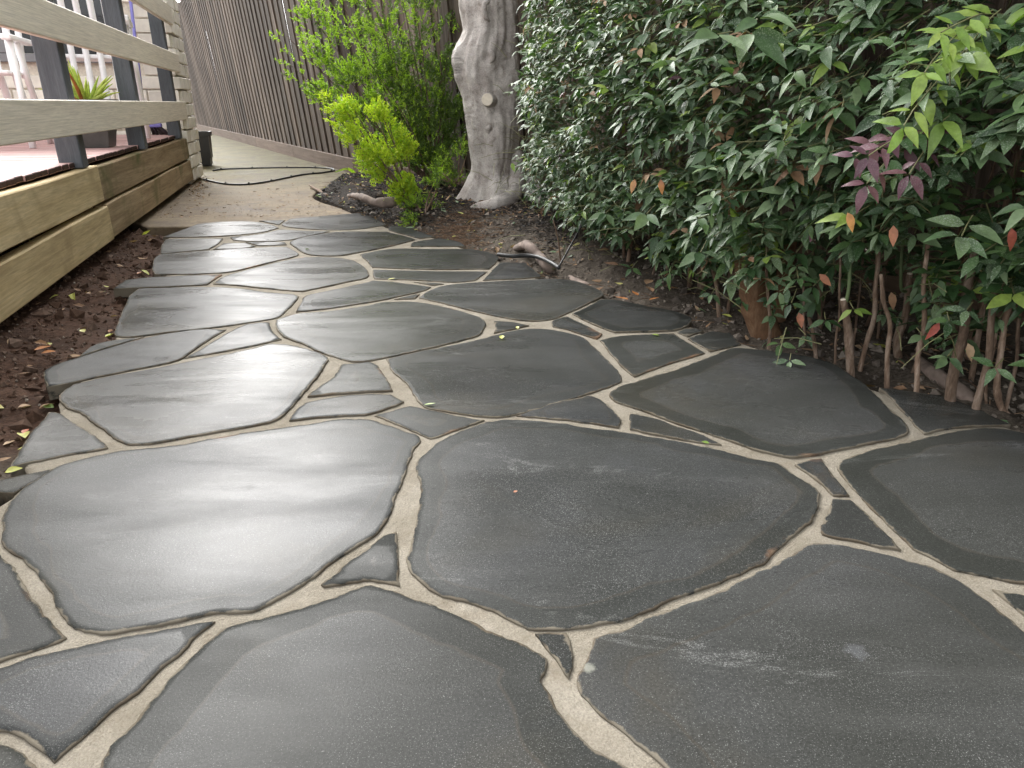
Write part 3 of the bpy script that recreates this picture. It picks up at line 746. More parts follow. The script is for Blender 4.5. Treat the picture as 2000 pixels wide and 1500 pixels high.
br = empty('broom', ap(6.72, -1.14, .412), 'purple broom standing head down against the cream wall', 'broom')
b = MB(); b.tube([ap(6.68, -1.20, .50), ap(6.80, -1.165, 1.45)], .0125, 10); b.build('handle', M['purple'], br)
b = MB(); b.bbox(ap(6.66, -1.16, .485), (.17, .05, .03), RD, .008); b.build('head', M['purple'], br)
b = MB()
for k in range(90):
    q = -1.16 + rnd.uniform(-.08, .08); aa = 6.66 + rnd.uniform(-.02, .02)
    b.tube([ap(aa, q, .475), ap(aa + rnd.uniform(-.02, .02), q + (q + 1.16) * .5 + .015, .414)], .004, 4)
b.build('bristles', M['bristle'], br)['kind'] = 'stuff'

bn = empty('black_tub', onz(398, 322, 0), 'tall black plastic tub on the concrete behind the brick wing', 'tub')
O = ap(9.0, -1.10, 0); b = MB(); bn.location = O; ORG[bn.name] = Vector(O)
hw = [(.10, 0), (.115, .31), (.132, .312), (.134, .36), (.122, .36), (.112, .08)]
P = [O + RD @ Vector((x * h, y * h, z)) for h, z in hw for x, y in ((-1, -1), (1, -1), (1, 1), (-1, 1))]
fs = [(i*4+k, i*4+(k+1)%4, (i+1)*4+(k+1)%4, (i+1)*4+k) for i in range(5) for k in range(4)] + [(3, 2, 1, 0), (20, 21, 22, 23)]
b.add(P, fs); b.build('tub_body', M['black'], bn)

# ------------------------------------------------------------------ paling fence down the passage
FP = [Vector((-9.3, 21.8)), Vector((-1.54, 7.37)), Vector((.52, 4.25)), Vector((2.05, 1.3)), Vector((3.2, -1.2))]
fence = empty('paling_fence', (FP[1].x, FP[1].y, 0), 'tall weathered grey brown paling fence leaning over the side passage', 'fence')
fo = origin(fence); pal_vars = []
for i in range(8):
    b = MB(); hgt = 2.62 + rnd.uniform(-.02, .02); n = 5; wd = .168
    P = []; bend = rnd.uniform(-.006, .006); tw = rnd.uniform(-.002, .002)
    for k in range(n + 1):
        t = k / n; ox = bend * math.sin(t * math.pi); 
        for (x, y) in ((-wd/2, -.006), (wd/2, -.006 + tw * t), (wd/2, .006 + tw * t), (-wd/2, .006)): P.append((x + ox, y, .13 + hgt * t))
    fs = [(k*4+j, k*4+(j+1)%4, (k+1)*4+(j+1)%4, (k+1)*4+j) for k in range(n) for j in range(4)] + [(3,2,1,0), (n*4, n*4+1, n*4+2, n*4+3)]
    b.add(P, fs); pal_vars.append(b.mesh('paling', M['fence']))
def along(poly, step):
    out = []; carry = 0
    for a_, b_ in zip(poly[:-1], poly[1:]):
        L = (b_ - a_).length; s = carry
        while s < L: out.append((a_ + (b_ - a_) * (s / L), (b_ - a_) / L)); s += step
        carry = s - L
    return out
for i, (p, d) in enumerate(along(FP, .135)):
    ang = math.atan2(d.y, d.x); side = Vector((d.y, -d.x)) * (-1)        # towards the passage is -n
    nrm = Vector((-d.y, d.x)); nrm = nrm if nrm.x > 0 else -nrm          # away from the passage
    off = nrm * (.0 if i % 2 else .0145)
    lean = .10
    o = link('paling', rnd.choice(pal_vars), fence, (p.x + off.x - fo.x, p.y + off.y - fo.y, rnd.uniform(-.012, .012)))
    # lean: rotate about the fence direction so that the top moves towards the passage
    ax = Vector((d.x, d.y, 0)); q = Matrix.Rotation(math.atan(lean), 4, ax)
    tst = q @ Vector((0, 0, 1))
    if tst.x * nrm.x + tst.y * nrm.y > 0: q = Matrix.Rotation(-math.atan(lean), 4, ax)
    o.rotation_euler = (q @ Matrix.Rotation(ang, 4, 'Z') @ Matrix.Rotation(rnd.uniform(-.004, .004), 4, 'Y')).to_euler()
for a_, b_ in zip(FP[:-1], FP[1:]):
    L = (b_ - a_).length; k = max(1, int(round(L / 2.7))); d = (b_ - a_) / L; ang = math.atan2(d.y, d.x); nrm = Vector((-d.y, d.x)); nrm = nrm if nrm.x > 0 else -nrm
    for i in range(k):
        c = a_ + d * (L * (i + .5) / k) - nrm * .03
        b = MB(); b.bbox((0, 0, 0), (L / k - .006, .035, .165), None, .004)
        link('plinth_board', b.mesh('plinth_board', M['plinth']), fence, (c.x - fo.x, c.y - fo.y, .055), (0, 0, ang))
        b = MB(); b.bbox((0, 0, 0), (L / k - .006, .045, .075), None, .004); c2 = a_ + d * (L * (i + .5) / k) + nrm * .06
        link('fence_rail', b.mesh('fence_rail', M['fence']), fence, (c2.x - fo.x, c2.y - fo.y, .5), (0, 0, ang))
nb = empty('neighbour_roof', (-12, 21, 2.9), 'beige soffit of a neighbouring roof just above the fence top', 'roof')
b = MB(); d = (FP[1] - FP[0]).normalized(); ang = math.atan2(d.y, d.x)
c = FP[0] + d * 3 + Vector((.3, .25)); Mr = Matrix.Rotation(ang, 3, 'Z')
b.bbox((c.x + .3, c.y + .2, 3.02), (12, 1.0, .45), Mr, .02); b.build('soffit', M['roof'], nb)
b = MB(); b.bbox((c.x - .22, c.y - .09, 2.80), (12, .08, .09), Mr, .01); b.build('gutter', M['deck_end'], nb)

# ------------------------------------------------------------------ hoses
def hose(px, r, label, emit=False, z=.004, name='garden_hose'):
    pts = catmull([onz(x, y, z + r) for x, y in px], 8); b = MB(); b.tube(pts, r, 8)
    o = b.build(name, M['hose']); tag(o, label, 'hose')
    if emit:
        e = MB()
        for i in range(6, len(pts) - 2, 9): e.tube([pts[i] + Vector((0, 0, -.002)), pts[i] + Vector((.006, .004, .016))], [.011, .006], 6)
        e.build('emitter', M['hose'], o)
    return o
hose([(416, 333), (440, 330), (500, 328), (560, 327), (610, 327), (645, 329), (652, 333), (630, 337), (590, 341), (555, 348), (520, 355), (480, 360), (440, 359), (405, 352), (398, 350)], .008, 'black irrigation hose looped on the concrete passage', True, -.008)

# ------------------------------------------------------------------ tree
TY = 4.5
prof = [(-330, 925, 1075), (-200, 905, 1045), (-100, 898, 1020), (0, 902, 1004), (60, 905, 1011), (90, 893, 1013), (115, 886, 1014), (150, 885, 1016), (190, 899, 1018), (240, 908, 1018), (290, 917, 1012), (320, 921, 1008), (350, 919, 1010), (375, 914, 1014), (392, 908, 1022), (410, 900, 1030)]
tree = empty('large_tree', atY(962, 400, TY), 'big smooth grey barked tree with a sawn branch stub at the garden bed', 'tree')
b = MB(); NS = 140; rings = []
ys = [p[0] for p in prof]; NR = 210
for i in range(NR + 1):
    y = ys[-1] + (ys[0] - ys[-1]) * (i / NR)
    lx = np.interp(y, ys, [p[1] for p in prof]); rx = np.interp(y, ys, [p[2] for p in prof])
    a_, c_ = atY(lx, y, TY), atY(rx, y, TY); rings.append(((a_ + c_) / 2, (c_.x - a_.x) / 2))
P = []
for i, (c, r) in enumerate(rings):
    for k in range(NS):
        an = 2 * math.pi * k / NS; dx, dy = math.cos(an), math.sin(an)
        q = Vector((dx * 1.3, dy * 1.3, c.z * 1.6))
        rr = r * (1 + .10 * noise.noise(q * 1.4 + Vector((5, 1, 2))) + .10 * noise.noise(q * 3) + .045 * noise.noise(q * 7) + .02 * noise.noise(Vector((q.x * 9, q.y * 9, q.z * 22))))
        rr += .012 * math.exp(-((c.z - 1.16) / .05) ** 2)
        # vertical folds
        rr *= 1 + .022 * math.sin(an * 5 + c.z * 2.2 + 1.2) * (.4 + .6 * noise.noise(Vector((c.z * 2, an, 0))))
        flare = max(0, .26 - c.z) * .22 * (1 + math.sin(an * 4 + .4))
        P.append(c + Vector((dx * (rr + flare), dy * (rr * .95 + flare), 0)))
fs = [(i*NS+k, i*NS+(k+1)%NS, (i+1)*NS+(k+1)%NS, (i+1)*NS+k) for i in range(NR) for k in range(NS)] + [tuple(NR*NS+k for k in range(NS))]
from mathutils.bvhtree import BVHTree
_t0 = BVHTree.FromPolygons([tuple(v) for v in P], fs)
for (px, py, r_, dep) in ((957, 18, .045, -.022), (957, 18, .022, .030), (952, 112, .018, .022), (944, 96, .035, -.012), (957, 252, .016, .024), (975, 240, .05, -.014), (984, 340, .018, .030), (970, 300, .06, -.022), (940, 300, .05, .014), (1000, 130, .05, .016), (890, 105, .05, -.018), (935, 150, .05, .010), (958, 215, .06, -.016), (990, 200, .05, .014), (925, 350, .035, .012), (965, 375, .05, -.016), (985, 395, .03, .018)):
    h_ = _t0.ray_cast(Vector((0, 0, H)), ray(px, py).normalized())
    if not h_[0]: continue
    for i_, v in enumerate(P):
        q_ = v - h_[0]; d2 = q_.x ** 2 + q_.y ** 2 + (q_.z * .7) ** 2
        if d2 < (r_ * 2.5) ** 2: P[i_] = v - h_[1].normalized() * (1 if h_[1].y < 0 else -1) * dep * math.exp(-d2 / r_ ** 2)
b.add(P, fs, 0, True); trunk = b.build('trunk', M['bark'], tree)
from mathutils.bvhtree import BVHTree
TB = BVHTree.FromPolygons([tuple(v) for v in P], fs)
def onbark(px, py):
    h = TB.ray_cast(Vector((0, 0, H)), ray(px, py).normalized()); return h[0] if h[0] else atY(px, py, TY - .19)
def root_tube(b, pts, rad, n=12, k=6): 
    b.tube([p + Vector((noise.noise(p * 14), noise.noise(p * 14 + Vector((5, 0, 0))), noise.noise(p * 14 + Vector((0, 7, 0))))) * .008 for p in catmull(pts, k)], [r * (1 + .22 * noise.noise(p * 20)) for r, p in zip(lerps(rad, k), catmull(pts, k))], n, wob=.05)
cS = onbark(955, 196)
b = MB(); dS = Vector((-.25, -1, .12)).normalized()
b.tube([cS - dS * .09, cS - dS * .03, cS + dS * .02, cS + dS * .035], [.062, .043, .036, .035], 20, wob=.03)
stub = b.build('branch_stub', M['bark'], trunk)
b = MB(); b.tube([cS + dS * .034, cS + dS * .038], [.034, .032], 20, smooth=False); b.build('cut_face', M['cut'], tree)
for (px, py, s_, ph) in ((957, 20, 1.5, 1.2), (956, 112, .9, -1.4), (958, 254, .8, .6), (983, 340, .8, 2.4)):     # healed knots
    b = MB(); c = onbark(px, py); pts = []
    for k in range(13):
        t = k / 12 * 3.4 + ph; q_ = c + Vector((math.cos(t) * .018 * s_, 0, math.sin(t) * .036 * s_)); h_ = TB.find_nearest(q_); pts.append(h_[0])
    b.tube(pts, lerps([.004, .015, .017, .004], 4), 8); b.build('knot', M['bark'], trunk)
def zt(px, py, Y): return atY(px, py, Y)
# surface roots that flare from the trunk
for pts, rad in (([(1008, 300, 4.48), (1010, 350, 4.40), (1000, 385, 4.30), (965, 402, 4.22), (925, 413, 4.20), (905, 420, 4.2)], [.04, .05, .05, .047, .038, .015]),
                 ([(1015, 350, 4.5), (1045, 380, 4.4), (1075, 405, 4.3), (1090, 425, 4.2)], [.06, .07, .06, .02])):
    b = MB(); root_tube(b, [atY(x, y, Y) for x, y, Y in pts], rad, 14); b.build('root', M['bark'], tree)
# crown above the frame: limbs and leaves
lim = MB(); leafm = MB(); top = rings[-1][0]
def leaf_geo(L, W, fold=.25, curl=.25, n=4):
    """one leaflet lying along +Y, normal +Z"""
    V = [(0, 0, 0)]; rows = []
    for i in range(1, n):
        t = i / n; wdt = W * math.sin(math.pi * t ** .8) * (1 - .25 * t); z = -curl * L * t * t
        V += [(-wdt, L * t, z + fold * wdt), (0, L * t, z), (wdt, L * t, z + fold * wdt)]
    V.append((0, L, -curl * L))
    Fs = [(0, 2, 1), (0, 3, 2)]
    for i in range(n - 2):
        a_ = 1 + i * 3; c_ = a_ + 3; Fs += [(a_, a_ + 1, c_ + 1, c_), (a_ + 1, a_ + 2, c_ + 2, c_ + 1)]
    a_ = 1 + (n - 2) * 3; e = len(V) - 1; Fs += [(a_, a_ + 1, e), (a_ + 1, a_ + 2, e)]
    return [Vector(v) for v in V], Fs
def frame(dirv, upv):
    y = dirv.normalized(); x = y.cross(upv)
    x = x.normalized() if x.length > 1e-4 else Vector((1, 0, 0)); z = x.cross(y)
    return Matrix((x, y, z)).transposed()
for k in range(22):
    az = R(-180 + k * 16.4) ; ln = rnd.uniform(.6, 2.2)
    e = top + Vector((math.sin(az) * ln * .9 + .75, -math.cos(az) * ln - .7, rnd.uniform(.9, 2.2)))
    m_ = (top + e) / 2 + Vector((rnd.uniform(-.15, .15), rnd.uniform(-.15, .15), rnd.uniform(.0, .3)))
    pts = catmull([top - Vector((0, 0, .05)), m_, e], 5); lim.tube(pts, [.09 - .078 * i / (len(pts) - 1) for i in range(len(pts))], 8)
    for q in range(5):
        s = pts[rnd.randrange(4, len(pts))]; t = s + Vector((rnd.gauss(0, .4), rnd.gauss(0, .4), rnd.uniform(-.1, .5))); lim.tube([s, (s + t) / 2 + Vector((0, 0, .05)), t], [.012, .008, .003], 5)
        for c in range(15):
            p = s + (t - s) * rnd.uniform(.2, 1.1) + Vector((rnd.gauss(0, .13), rnd.gauss(0, .13), rnd.gauss(0, .1)))
            V, Fs = leaf_geo(rnd.uniform(.12, .18), rnd.uniform(.04, .055), .2, .2, 3)
            Mx = frame(Vector((rnd.gauss(0, 1), rnd.gauss(0, 1), rnd.gauss(-.3, .4))), Vector((rnd.gauss(0, .4), rnd.gauss(0, .4), 1)))
            leafm.add([Mx @ v + p for v in V], Fs)
lim.build('limb', M['bark'], tree)['kind'] = 'stuff'
leafm.build('crown', M['leaf'], tree)['kind'] = 'stuff'

def sroot(px, rad, lab, zoff=.0, mat='root'):
    pts = []
    for x, y, dz in px:
        p = onz(x, y, .0); g = zg(p.x, p.y); p = onz(x, y, g + dz - .012); pts.append(p)
    b = MB(); root_tube(b, pts, rad, 12, 7); return tag(b.build('surface_root', M[mat]), lab, 'root', 'roots breaking the soil by the path')
sroot([(682, 382, .0), (705, 384, .02), (730, 394, .025), (755, 396, .03), (780, 388, .03), (805, 384, .0)], [.012, .022, .026, .030, .028, .012], 'pale arched root below the golden shrub')
sroot([(1000, 488, -.01), (1030, 480, .03), (1052, 500, .03), (1068, 522, .03), (1085, 530, .0), (1115, 545, .015), (1140, 556, .012), (1170, 568, .0)], [.012, .021, .022, .021, .020, .018, .015, .008], 'thick brown root curling along the path edge')
sroot([(1160, 566, .004), (1180, 570, .012), (1198, 580, .012), (1212, 590, .0)], [.008, .009, .008, .004], 'thin pale root against the flagstone edge')
sroot([(1785, 700, .0), (1815, 725, .012), (1850, 748, .014), (1890, 775, .014), (1912, 795, .0)], [.012, .019, .02, .018, .014], 'grey root lying between the hedge stems at right')
hose([(972, 497), (1000, 500), (1030, 499), (1055, 503), (1078, 514), (1092, 523)], .0085, 'short black pipe across the brown root', False, .045, 'black_pipe')
b = MB(); b.tube(catmull([onz(1092, 520, .03), atY(1120, 470, 3.0), atY(1150, 415, 3.05)], 6), .004, 6); tag(b.build('drip_tube', M['hose']), 'thin black drip tube rising from the soil', 'tube')

# ------------------------------------------------------------------ feathery shrubs
def tuft(b, p, d, L, n, mi, wd=.0022, spread=.9):
    for k in range(n):
        t = rnd.random(); q = p + d * (L * t)
        s = Vector((rnd.gauss(0, 1), rnd.gauss(0, 1), rnd.gauss(0, 1))).normalized()
        e = (d * (1.1 - spread * .5) + s * spread).normalized() * L * rnd.uniform(.28, .5)
        w_ = e.cross(Vector((rnd.gauss(0, 1), rnd.gauss(0, 1), rnd.gauss(0, 1)))).normalized() * wd
        b.add([q - w_, q + w_, q + e * .6 + w_ * .8, q + e, q + e * .6 - w_ * .8], [(0, 1, 2, 3, 4)], mi)
def shrub(name, base, tips, label, cat, mats, wood, dens, L0=.05, spread=.045, nb=16, wd=.0024):
    t = empty(name, base, label, cat); fol = MB(); st = MB()
    for (tp, thick, bright) in tips:
        m_ = base + (tp - base) * .5 + Vector((rnd.gauss(0, .02), rnd.gauss(0, .02), rnd.gauss(0, .02) - .03))
        pts = catmull([base + Vector((rnd.gauss(0, .02), rnd.gauss(0, .02), -.03)), m_, tp], 6)
        st.tube(pts, [.007 * (1 - .75 * i / (len(pts) - 1)) for i in range(len(pts))], 5)
        n = int(dens * thick)
        for k in range(n):
            s = rnd.random() ** .65; s = .22 + .8 * s; f = s * (len(pts) - 1); i0 = min(int(f), len(pts) - 2); p = pts[i0].lerp(pts[i0 + 1], min(1.0, f - i0))
            rad = spread * thick * (.35 + 1.0 * math.sin(min(1, s) * math.pi * .8))
            o_ = Vector((rnd.gauss(0, 1), rnd.gauss(0, 1), rnd.gauss(0, .9))).normalized() * rad * rnd.random() ** .45
            d = ((tp - base).normalized() * .9 + o_.normalized() * .9 + Vector((0, 0, .25))).normalized()
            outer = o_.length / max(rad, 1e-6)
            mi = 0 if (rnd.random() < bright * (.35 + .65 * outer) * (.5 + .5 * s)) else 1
            if noise.noise((p + o_) * 9) < -.02: continue
            tuft(fol, p + o_, d, L0 * rnd.uniform(.7, 1.2), nb, mi, wd)
    fo_ = fol.build('foliage', mats, t); fo_['kind'] = 'stuff'; st.build('stems', wood, t)['kind'] = 'stuff'
    return t
base1 = atY(848, 352, 5.35)
tips = []
for (x, y, Y, th, br_) in ((560, 70, 4.9, 1.0, 1), (600, 20, 5.0, 1.4, 1), (640, -40, 5.1, 1.6, 1), (700, -80, 5.2, 1.7, .9), (760, -120, 5.3, 1.7, .8), (565, 125, 4.9, .9, 1), (630, 105, 5.0, 1.3, 1), (690, 60, 5.0, 1.6, .9), (740, 30, 5.1, 1.7, .7), (800, -60, 5.3, 1.3, .5), (850, -30, 5.4, 1.1, .4), (880, 30, 5.4, .9, .3), (620, 178, 5.0, .9, .8), (680, 150, 5.0, 1.4, .7), (720, 120, 4.95, 1.5, .9), (760, 130, 5.2, 1.6, .4), (800, 100, 5.3, 1.5, .3), (840, 130, 5.4, 1.4, .15), (890, 120, 5.4, 1.0, .1), (900, 210, 5.4, 1.0, .1), (870, 220, 5.3, 1.4, .05), (820, 200, 5.2, 1.5, .1), (770, 200, 5.2, 1.4, .2), (720, 190, 5.1, 1.3, .4), (880, 270, 5.4, 1.1, .1), (740, 250, 5.2, .9, .2)):
    tips.append((atY(x, y, Y), th, br_))
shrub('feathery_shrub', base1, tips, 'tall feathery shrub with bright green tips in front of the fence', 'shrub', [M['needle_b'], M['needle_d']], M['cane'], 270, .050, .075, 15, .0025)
base2 = atY(806, 398, 4.45)
tips = []
for (x, y, Y, th, br_) in ((640, 198, 4.2, .9, 1), (655, 225, 4.2, 1.0, 1), (668, 205, 4.2, .9, 1), (688, 208, 4.25, .9, 1), (700, 228, 4.3, 1.1, 1), (732, 208, 4.3, .9, 1), (745, 222, 4.3, .9, 1), (720, 250, 4.2, 1.2, 1), (758, 238, 4.3, 1, 1), (782, 262, 4.35, .9, 1), (798, 285, 4.35, .9, .9), (690, 265, 4.2, 1.2, 1), (705, 300, 4.2, 1.2, .9), (735, 300, 4.2, 1.2, 1), (765, 300, 4.3, 1.2, .9), (790, 325, 4.4, .9, .8), (760, 335, 4.3, 1.1, .8)):
    tips.append((atY(x, y, Y), th, br_))
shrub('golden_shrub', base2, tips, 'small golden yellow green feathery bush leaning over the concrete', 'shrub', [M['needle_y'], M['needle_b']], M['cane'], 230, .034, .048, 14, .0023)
# rosemary-like sprigs beside the tree
for (x, y, Y, lab, tl) in ((835, 415, 4.25, 'low rosemary like sprigs spilling onto the path beside the mulch', ((805, 432), (815, 400), (835, 370), (850, 350), (862, 345), (800, 445))), (885, 350, 4.75, 'dark green rosemary like plant between shrub and tree trunk', ((850, 320), (875, 300), (900, 280), (912, 300), (868, 330), (908, 325)))):
    bs = atY(x, y, Y); shrub('rosemary_plant', bs, [(atY(a_, b_, Y - .08 + rnd.uniform(-.08, .08)), .6, .7) for a_, b_ in tl], lab, 'plant', [M['needle_b'], M['needle_d']], M['cane'], 120, .05, .055, 12, .0017)
sp_ = empty('strap_leaf_plant', onz(672, 362, .02), 'small plant with two arching green strap leaves at the bed corner', 'plant')
for (a_, b_, c_) in (((700, 345), (680, 330), (655, 336)), ((705, 350), (680, 345), (657, 362)), ((703, 352), (712, 338), (722, 342))):
    g0, g1, g2 = onz(*a_, .05), atY(*b_, 6.4), atY(*c_, 6.2); b = MB(); pts = catmull([g0, g1, g2], 6)
    for i in range(len(pts) - 1):
        w0 = .014 * math.sin(math.pi * (.15 + .85 * i / len(pts))); w1 = .014 * math.sin(math.pi * (.15 + .85 * (i + 1) / len(pts)))
        n_ = (pts[i + 1] - pts[i]).cross(Vector((0, -1, .5))).normalized()
        b.add([pts[i] - n_ * w0, pts[i] + n_ * w0, pts[i + 1] + n_ * w1, pts[i + 1] - n_ * w1], [(0, 1, 2, 3)])
    b.build('leaf', M['needle_b'], sp_)

# ------------------------------------------------------------------ nandina hedge
LV = {}
for key in ('leaf', 'leafg', 'lime', 'plum', 'red', 'dry'):
    LV[key] = []
    for i in range(5):
        V, Fs = leaf_geo(1.0, rnd.uniform(.19, .26), rnd.uniform(.05, .5), rnd.uniform(-.05, .55), 5)
        me = bpy.data.meshes.new('leaf'); me.from_pydata(V, [], Fs); me.materials.append(M[key])
        me.polygons.foreach_set('use_smooth', [True] * len(Fs)); me.update(); LV[key].append(me)
KEYS = ['leaf', 'leafg', 'lime', 'plum', 'red', 'dry']; SLOT = [M[k] for k in KEYS]
class Plant:
    def __init__(s, base, label, name='nandina_plant', cat='hedge plant', grp='nandina plants of the hedge'):
        s.e = empty(name, base, label, cat, grp); s.leaves = []; s.tw = MB(); s.base = base
    def leaflet(s, p, d, up, L, key): s.leaves.append((p.copy(), frame(d, up), L, key))
    def spray(s, p, d, L, key, n=3, leaf=.05, up=None):
        """a stalk with opposite trios of leaflets"""
        up = up or Vector((0, -.25, 1)); d = d.normalized()
        q = p.copy(); step = L / n; side = d.cross(up).normalized(); pts = [p]
        for i in range(n):
            d = (d + Vector((0, 0, -.10)) + Vector((rnd.gauss(0, .05), rnd.gauss(0, .05), rnd.gauss(0, .05)))).normalized()
            q = q + d * step; pts.append(q.copy()); side = d.cross(up).normalized()
            last = i == n - 1
            for sg in ((-1, 1) if not last else (-1, 0, 1)):
                dd = (d * (.45 if sg else 1) + side * sg * .9 + Vector((0, 0, -.10 + rnd.gauss(0, .28))) + Vector((rnd.gauss(0, .15), rnd.gauss(0, .15), 0))).normalized()
                kk = key if rnd.random() > .12 else rnd.choice(['leaf', 'leafg'])
                s.leaflet(q + dd * .004, dd, (up + Vector((rnd.gauss(0, .38), rnd.gauss(0, .38), 0))), leaf * rnd.uniform(.72, 1.12), kk)
        s.tw.tube(pts, [.0014] * len(pts), 4, 0, False)
    def finish(s, nmax=190):
        s.leaves.sort(key=lambda l: (l[0] - Vector((0, 0, H))).length - l[2] * 3 + (9 if l[0].z > 1.15 + .0 * l[0].y else 0))
        o = origin(s.e)
        for p, Mx, L, key in s.leaves[:nmax]:
            link('leaf', rnd.choice(LV[key]), s.e, p - o, Mx.to_euler(), (L, L, L))
        b = MB()
        for p, Mx, L, key in s.leaves[nmax:]:
            V, Fs = leaf_geo(L, L * rnd.uniform(.18, .26), rnd.uniform(.05, .45), rnd.uniform(-.05, .5), 4)
            b.add([Mx @ v + p for v in V], Fs, KEYS.index(key), True)
        if b.v: b.build('foliage', SLOT, s.e)['kind'] = 'stuff'
        if s.tw.v: s.tw.build('twigs', M['petiole'], s.e)['kind'] = 'stuff'

HP = [Vector(p) for p in ((.06, 3.95), (.40, 2.95), (.70, 2.25), (.90, 1.85), (1.17, 1.46), (1.50, .95), (1.85, .35))]
HS = [0.0]
for a_, b_ in zip(HP[:-1], HP[1:]): HS.append(HS[-1] + (b_ - a_).length)
HL = HS[-1]
def hpos(s_):
    x = float(np.interp(s_, HS, [p.x for p in HP])); y = float(np.interp(s_, HS, [p.y for p in HP]))
    e = .15; x2 = float(np.interp(s_ + e, HS, [p.x for p in HP])); y2 = float(np.interp(s_ + e, HS, [p.y for p in HP])); x1 = float(np.interp(s_ - e, HS, [p.x for p in HP])); y1 = float(np.interp(s_ - e, HS, [p.y for p in HP]))
    d = Vector((x2 - x1, y2 - y1)).normalized(); return Vector((x, y)), d, Vector((d.y, -d.x))
def hs_of(x, y):
    return min(range(0, 200), key=lambda k: (hpos(HL * k / 199)[0] - Vector((x, y))).length) / 199 * HL
_t = hpos(.5); HSG = 1 if _t[2].x < 0 else -1
plants = []
descr = ['beside the tree trunk at the far end', 'second from the tree, over the curling root', 'third from the tree, above the orange fallen leaves', 'with low bare twigs near the drip tube', 'just left of the thick brown trunk', 'wrapping the thick brown trunk', 'right of the thick brown trunk, small pink leaves near its base', 'with forked cane and green shoot at the big flagstone corner', 'with sawn off cane stub showing a pale cut', 'bearing the plum coloured spray', 'bearing the lime green spray at upper right', 'with curved cane at the right edge of the view', 'outermost beyond the right edge']
NP = len(descr)
for i in range(NP):
    t = (i + .35) / NP; f = hpos(HL * t)[0]; base = Vector((f.x, f.y, zg(f.x, f.y)))
    plants.append(Plant(base, 'nandina clump ' + descr[i]))
def plant_at(x, y):
    return plants[max(0, min(NP - 1, int(hs_of(x, y) / HL * NP)))]
cnt = 0
def pick():
    r = rnd.random()
    return 'leaf' if r < .52 else 'leafg' if r < .92 else 'lime' if r < .982 else 'plum' if r < .984 else 'red' if r < .9845 else 'dry'
def front(s, z):      # how far the leaf face stands out from the foot line
    bul = (.24 - .17 * max(0, 1 - s / 1.1)) * math.exp(-((z - .70) / .55) ** 2) - .02
    return bul + .09 * noise.noise(Vector((s * 2.2, z * 2.6, 4))) + .05 * noise.noise(Vector((s * 6, z * 6, 8)))
s_total = 0
for it in range(14500):
    s = rnd.random() * HL; fpt, hd, hn = hpos(s); hn = hn * HSG
    z = rnd.uniform(.1, 1.35) if rnd.random() < .86 else rnd.uniform(1.3, 2.0)
    zmin = float(np.interp(s, [0, .5, 1.6, 2.1, HL], [.33, .13, .14, .25, .27])) + .08 * noise.noise(Vector((s * 3, 0, 2)))
    if z < zmin and rnd.random() > .16: continue
    fr = front(s, z); dep = abs(rnd.gauss(0, .085)) if rnd.random() < .72 else rnd.uniform(0, .5)
    if z < zmin: fr = rnd.uniform(-.2, .1)
    hole = noise.noise(Vector((s * 4.5, z * 4.5, 20)))
    if hole > .24 and dep < .13 + .25 * (hole - .24): continue
    q = fpt + hd * 0 + hn * (fr - dep); p = Vector((q.x, q.y, z + zg(q.x, q.y) * .6))
    if p.x < .10 + .04 * noise.noise(p * 5) and p.y > 3.5: continue
    d = Vector((hn.x * .8 + hd.x * rnd.gauss(0, .6), hn.y * .8 + hd.y * rnd.gauss(0, .6), rnd.gauss(-.12, .35)))
    small = 1 if s < HL * .38 else 0
    pl = plants[min(NP - 1, int(s / HL * NP))]
    lf = (.038 if small else .047) * rnd.uniform(.65, 1.4)
    pl.spray(p, d, rnd.uniform(.03, .085), pick(), rnd.choice((1, 1, 2, 2)), lf, Vector((hn.x * .55, hn.y * .55, 1)))
# a few sprays one can point at
def feature(px0, px1, Y0, Y1, key, n, leaf, up=Vector((-.2, -.8, 1))):
    p, q = atY(*px0, Y0), atY(*px1, Y1); pl = plant_at(p.x, p.y) if True else None
    pl.spray(p, q - p, (q - p).length, key, n, leaf, up); return pl
feature((1955, 18), (1880, 60), 1.50, 1.42, 'lime', 5, .055); feature((1890, 50), (1790, 110), 1.46, 1.40, 'lime', 5, .05)
feature((1960, 40), (1720, 130), 1.48, 1.40, 'lime', 8, .05); feature((1940, 20), (1850, 20), 1.5, 1.42, 'lime', 4, .05)
feature((1860, 232), (1670, 290), 1.55, 1.45, 'plum', 7, .05); feature((1850, 236), (1760, 300), 1.50, 1.42, 'plum', 5, .048); feature((1840, 250), (1690, 280), 1.48, 1.40, 'plum', 6, .048); feature((1800, 245), (1680, 250), 1.54, 1.46, 'plum', 4, .048)
feature((1430, 62), (1400, 70), 1.75, 1.70, 'leafg', 1, .105); feature((1440, 50), (1465, 62), 1.72, 1.70, 'leafg', 1, .10); feature((1450, 45), (1480, 30), 1.75, 1.70, 'leafg', 1, .09)
feature((1900, 420), (1870, 455), 1.42, 1.38, 'leafg', 2, .075); feature((1700, 400), (1660, 420), 1.6, 1.55, 'lime', 1, .055)
feature((1380, 470), (1365, 490), 2.05, 2.0, 'leafg', 1, .085); feature((1280, 400), (1265, 415), 2.2, 2.15, 'leafg', 1, .075)
feature((1210, 395), (1180, 405), 2.6, 2.5, 'leafg', 2, .065)
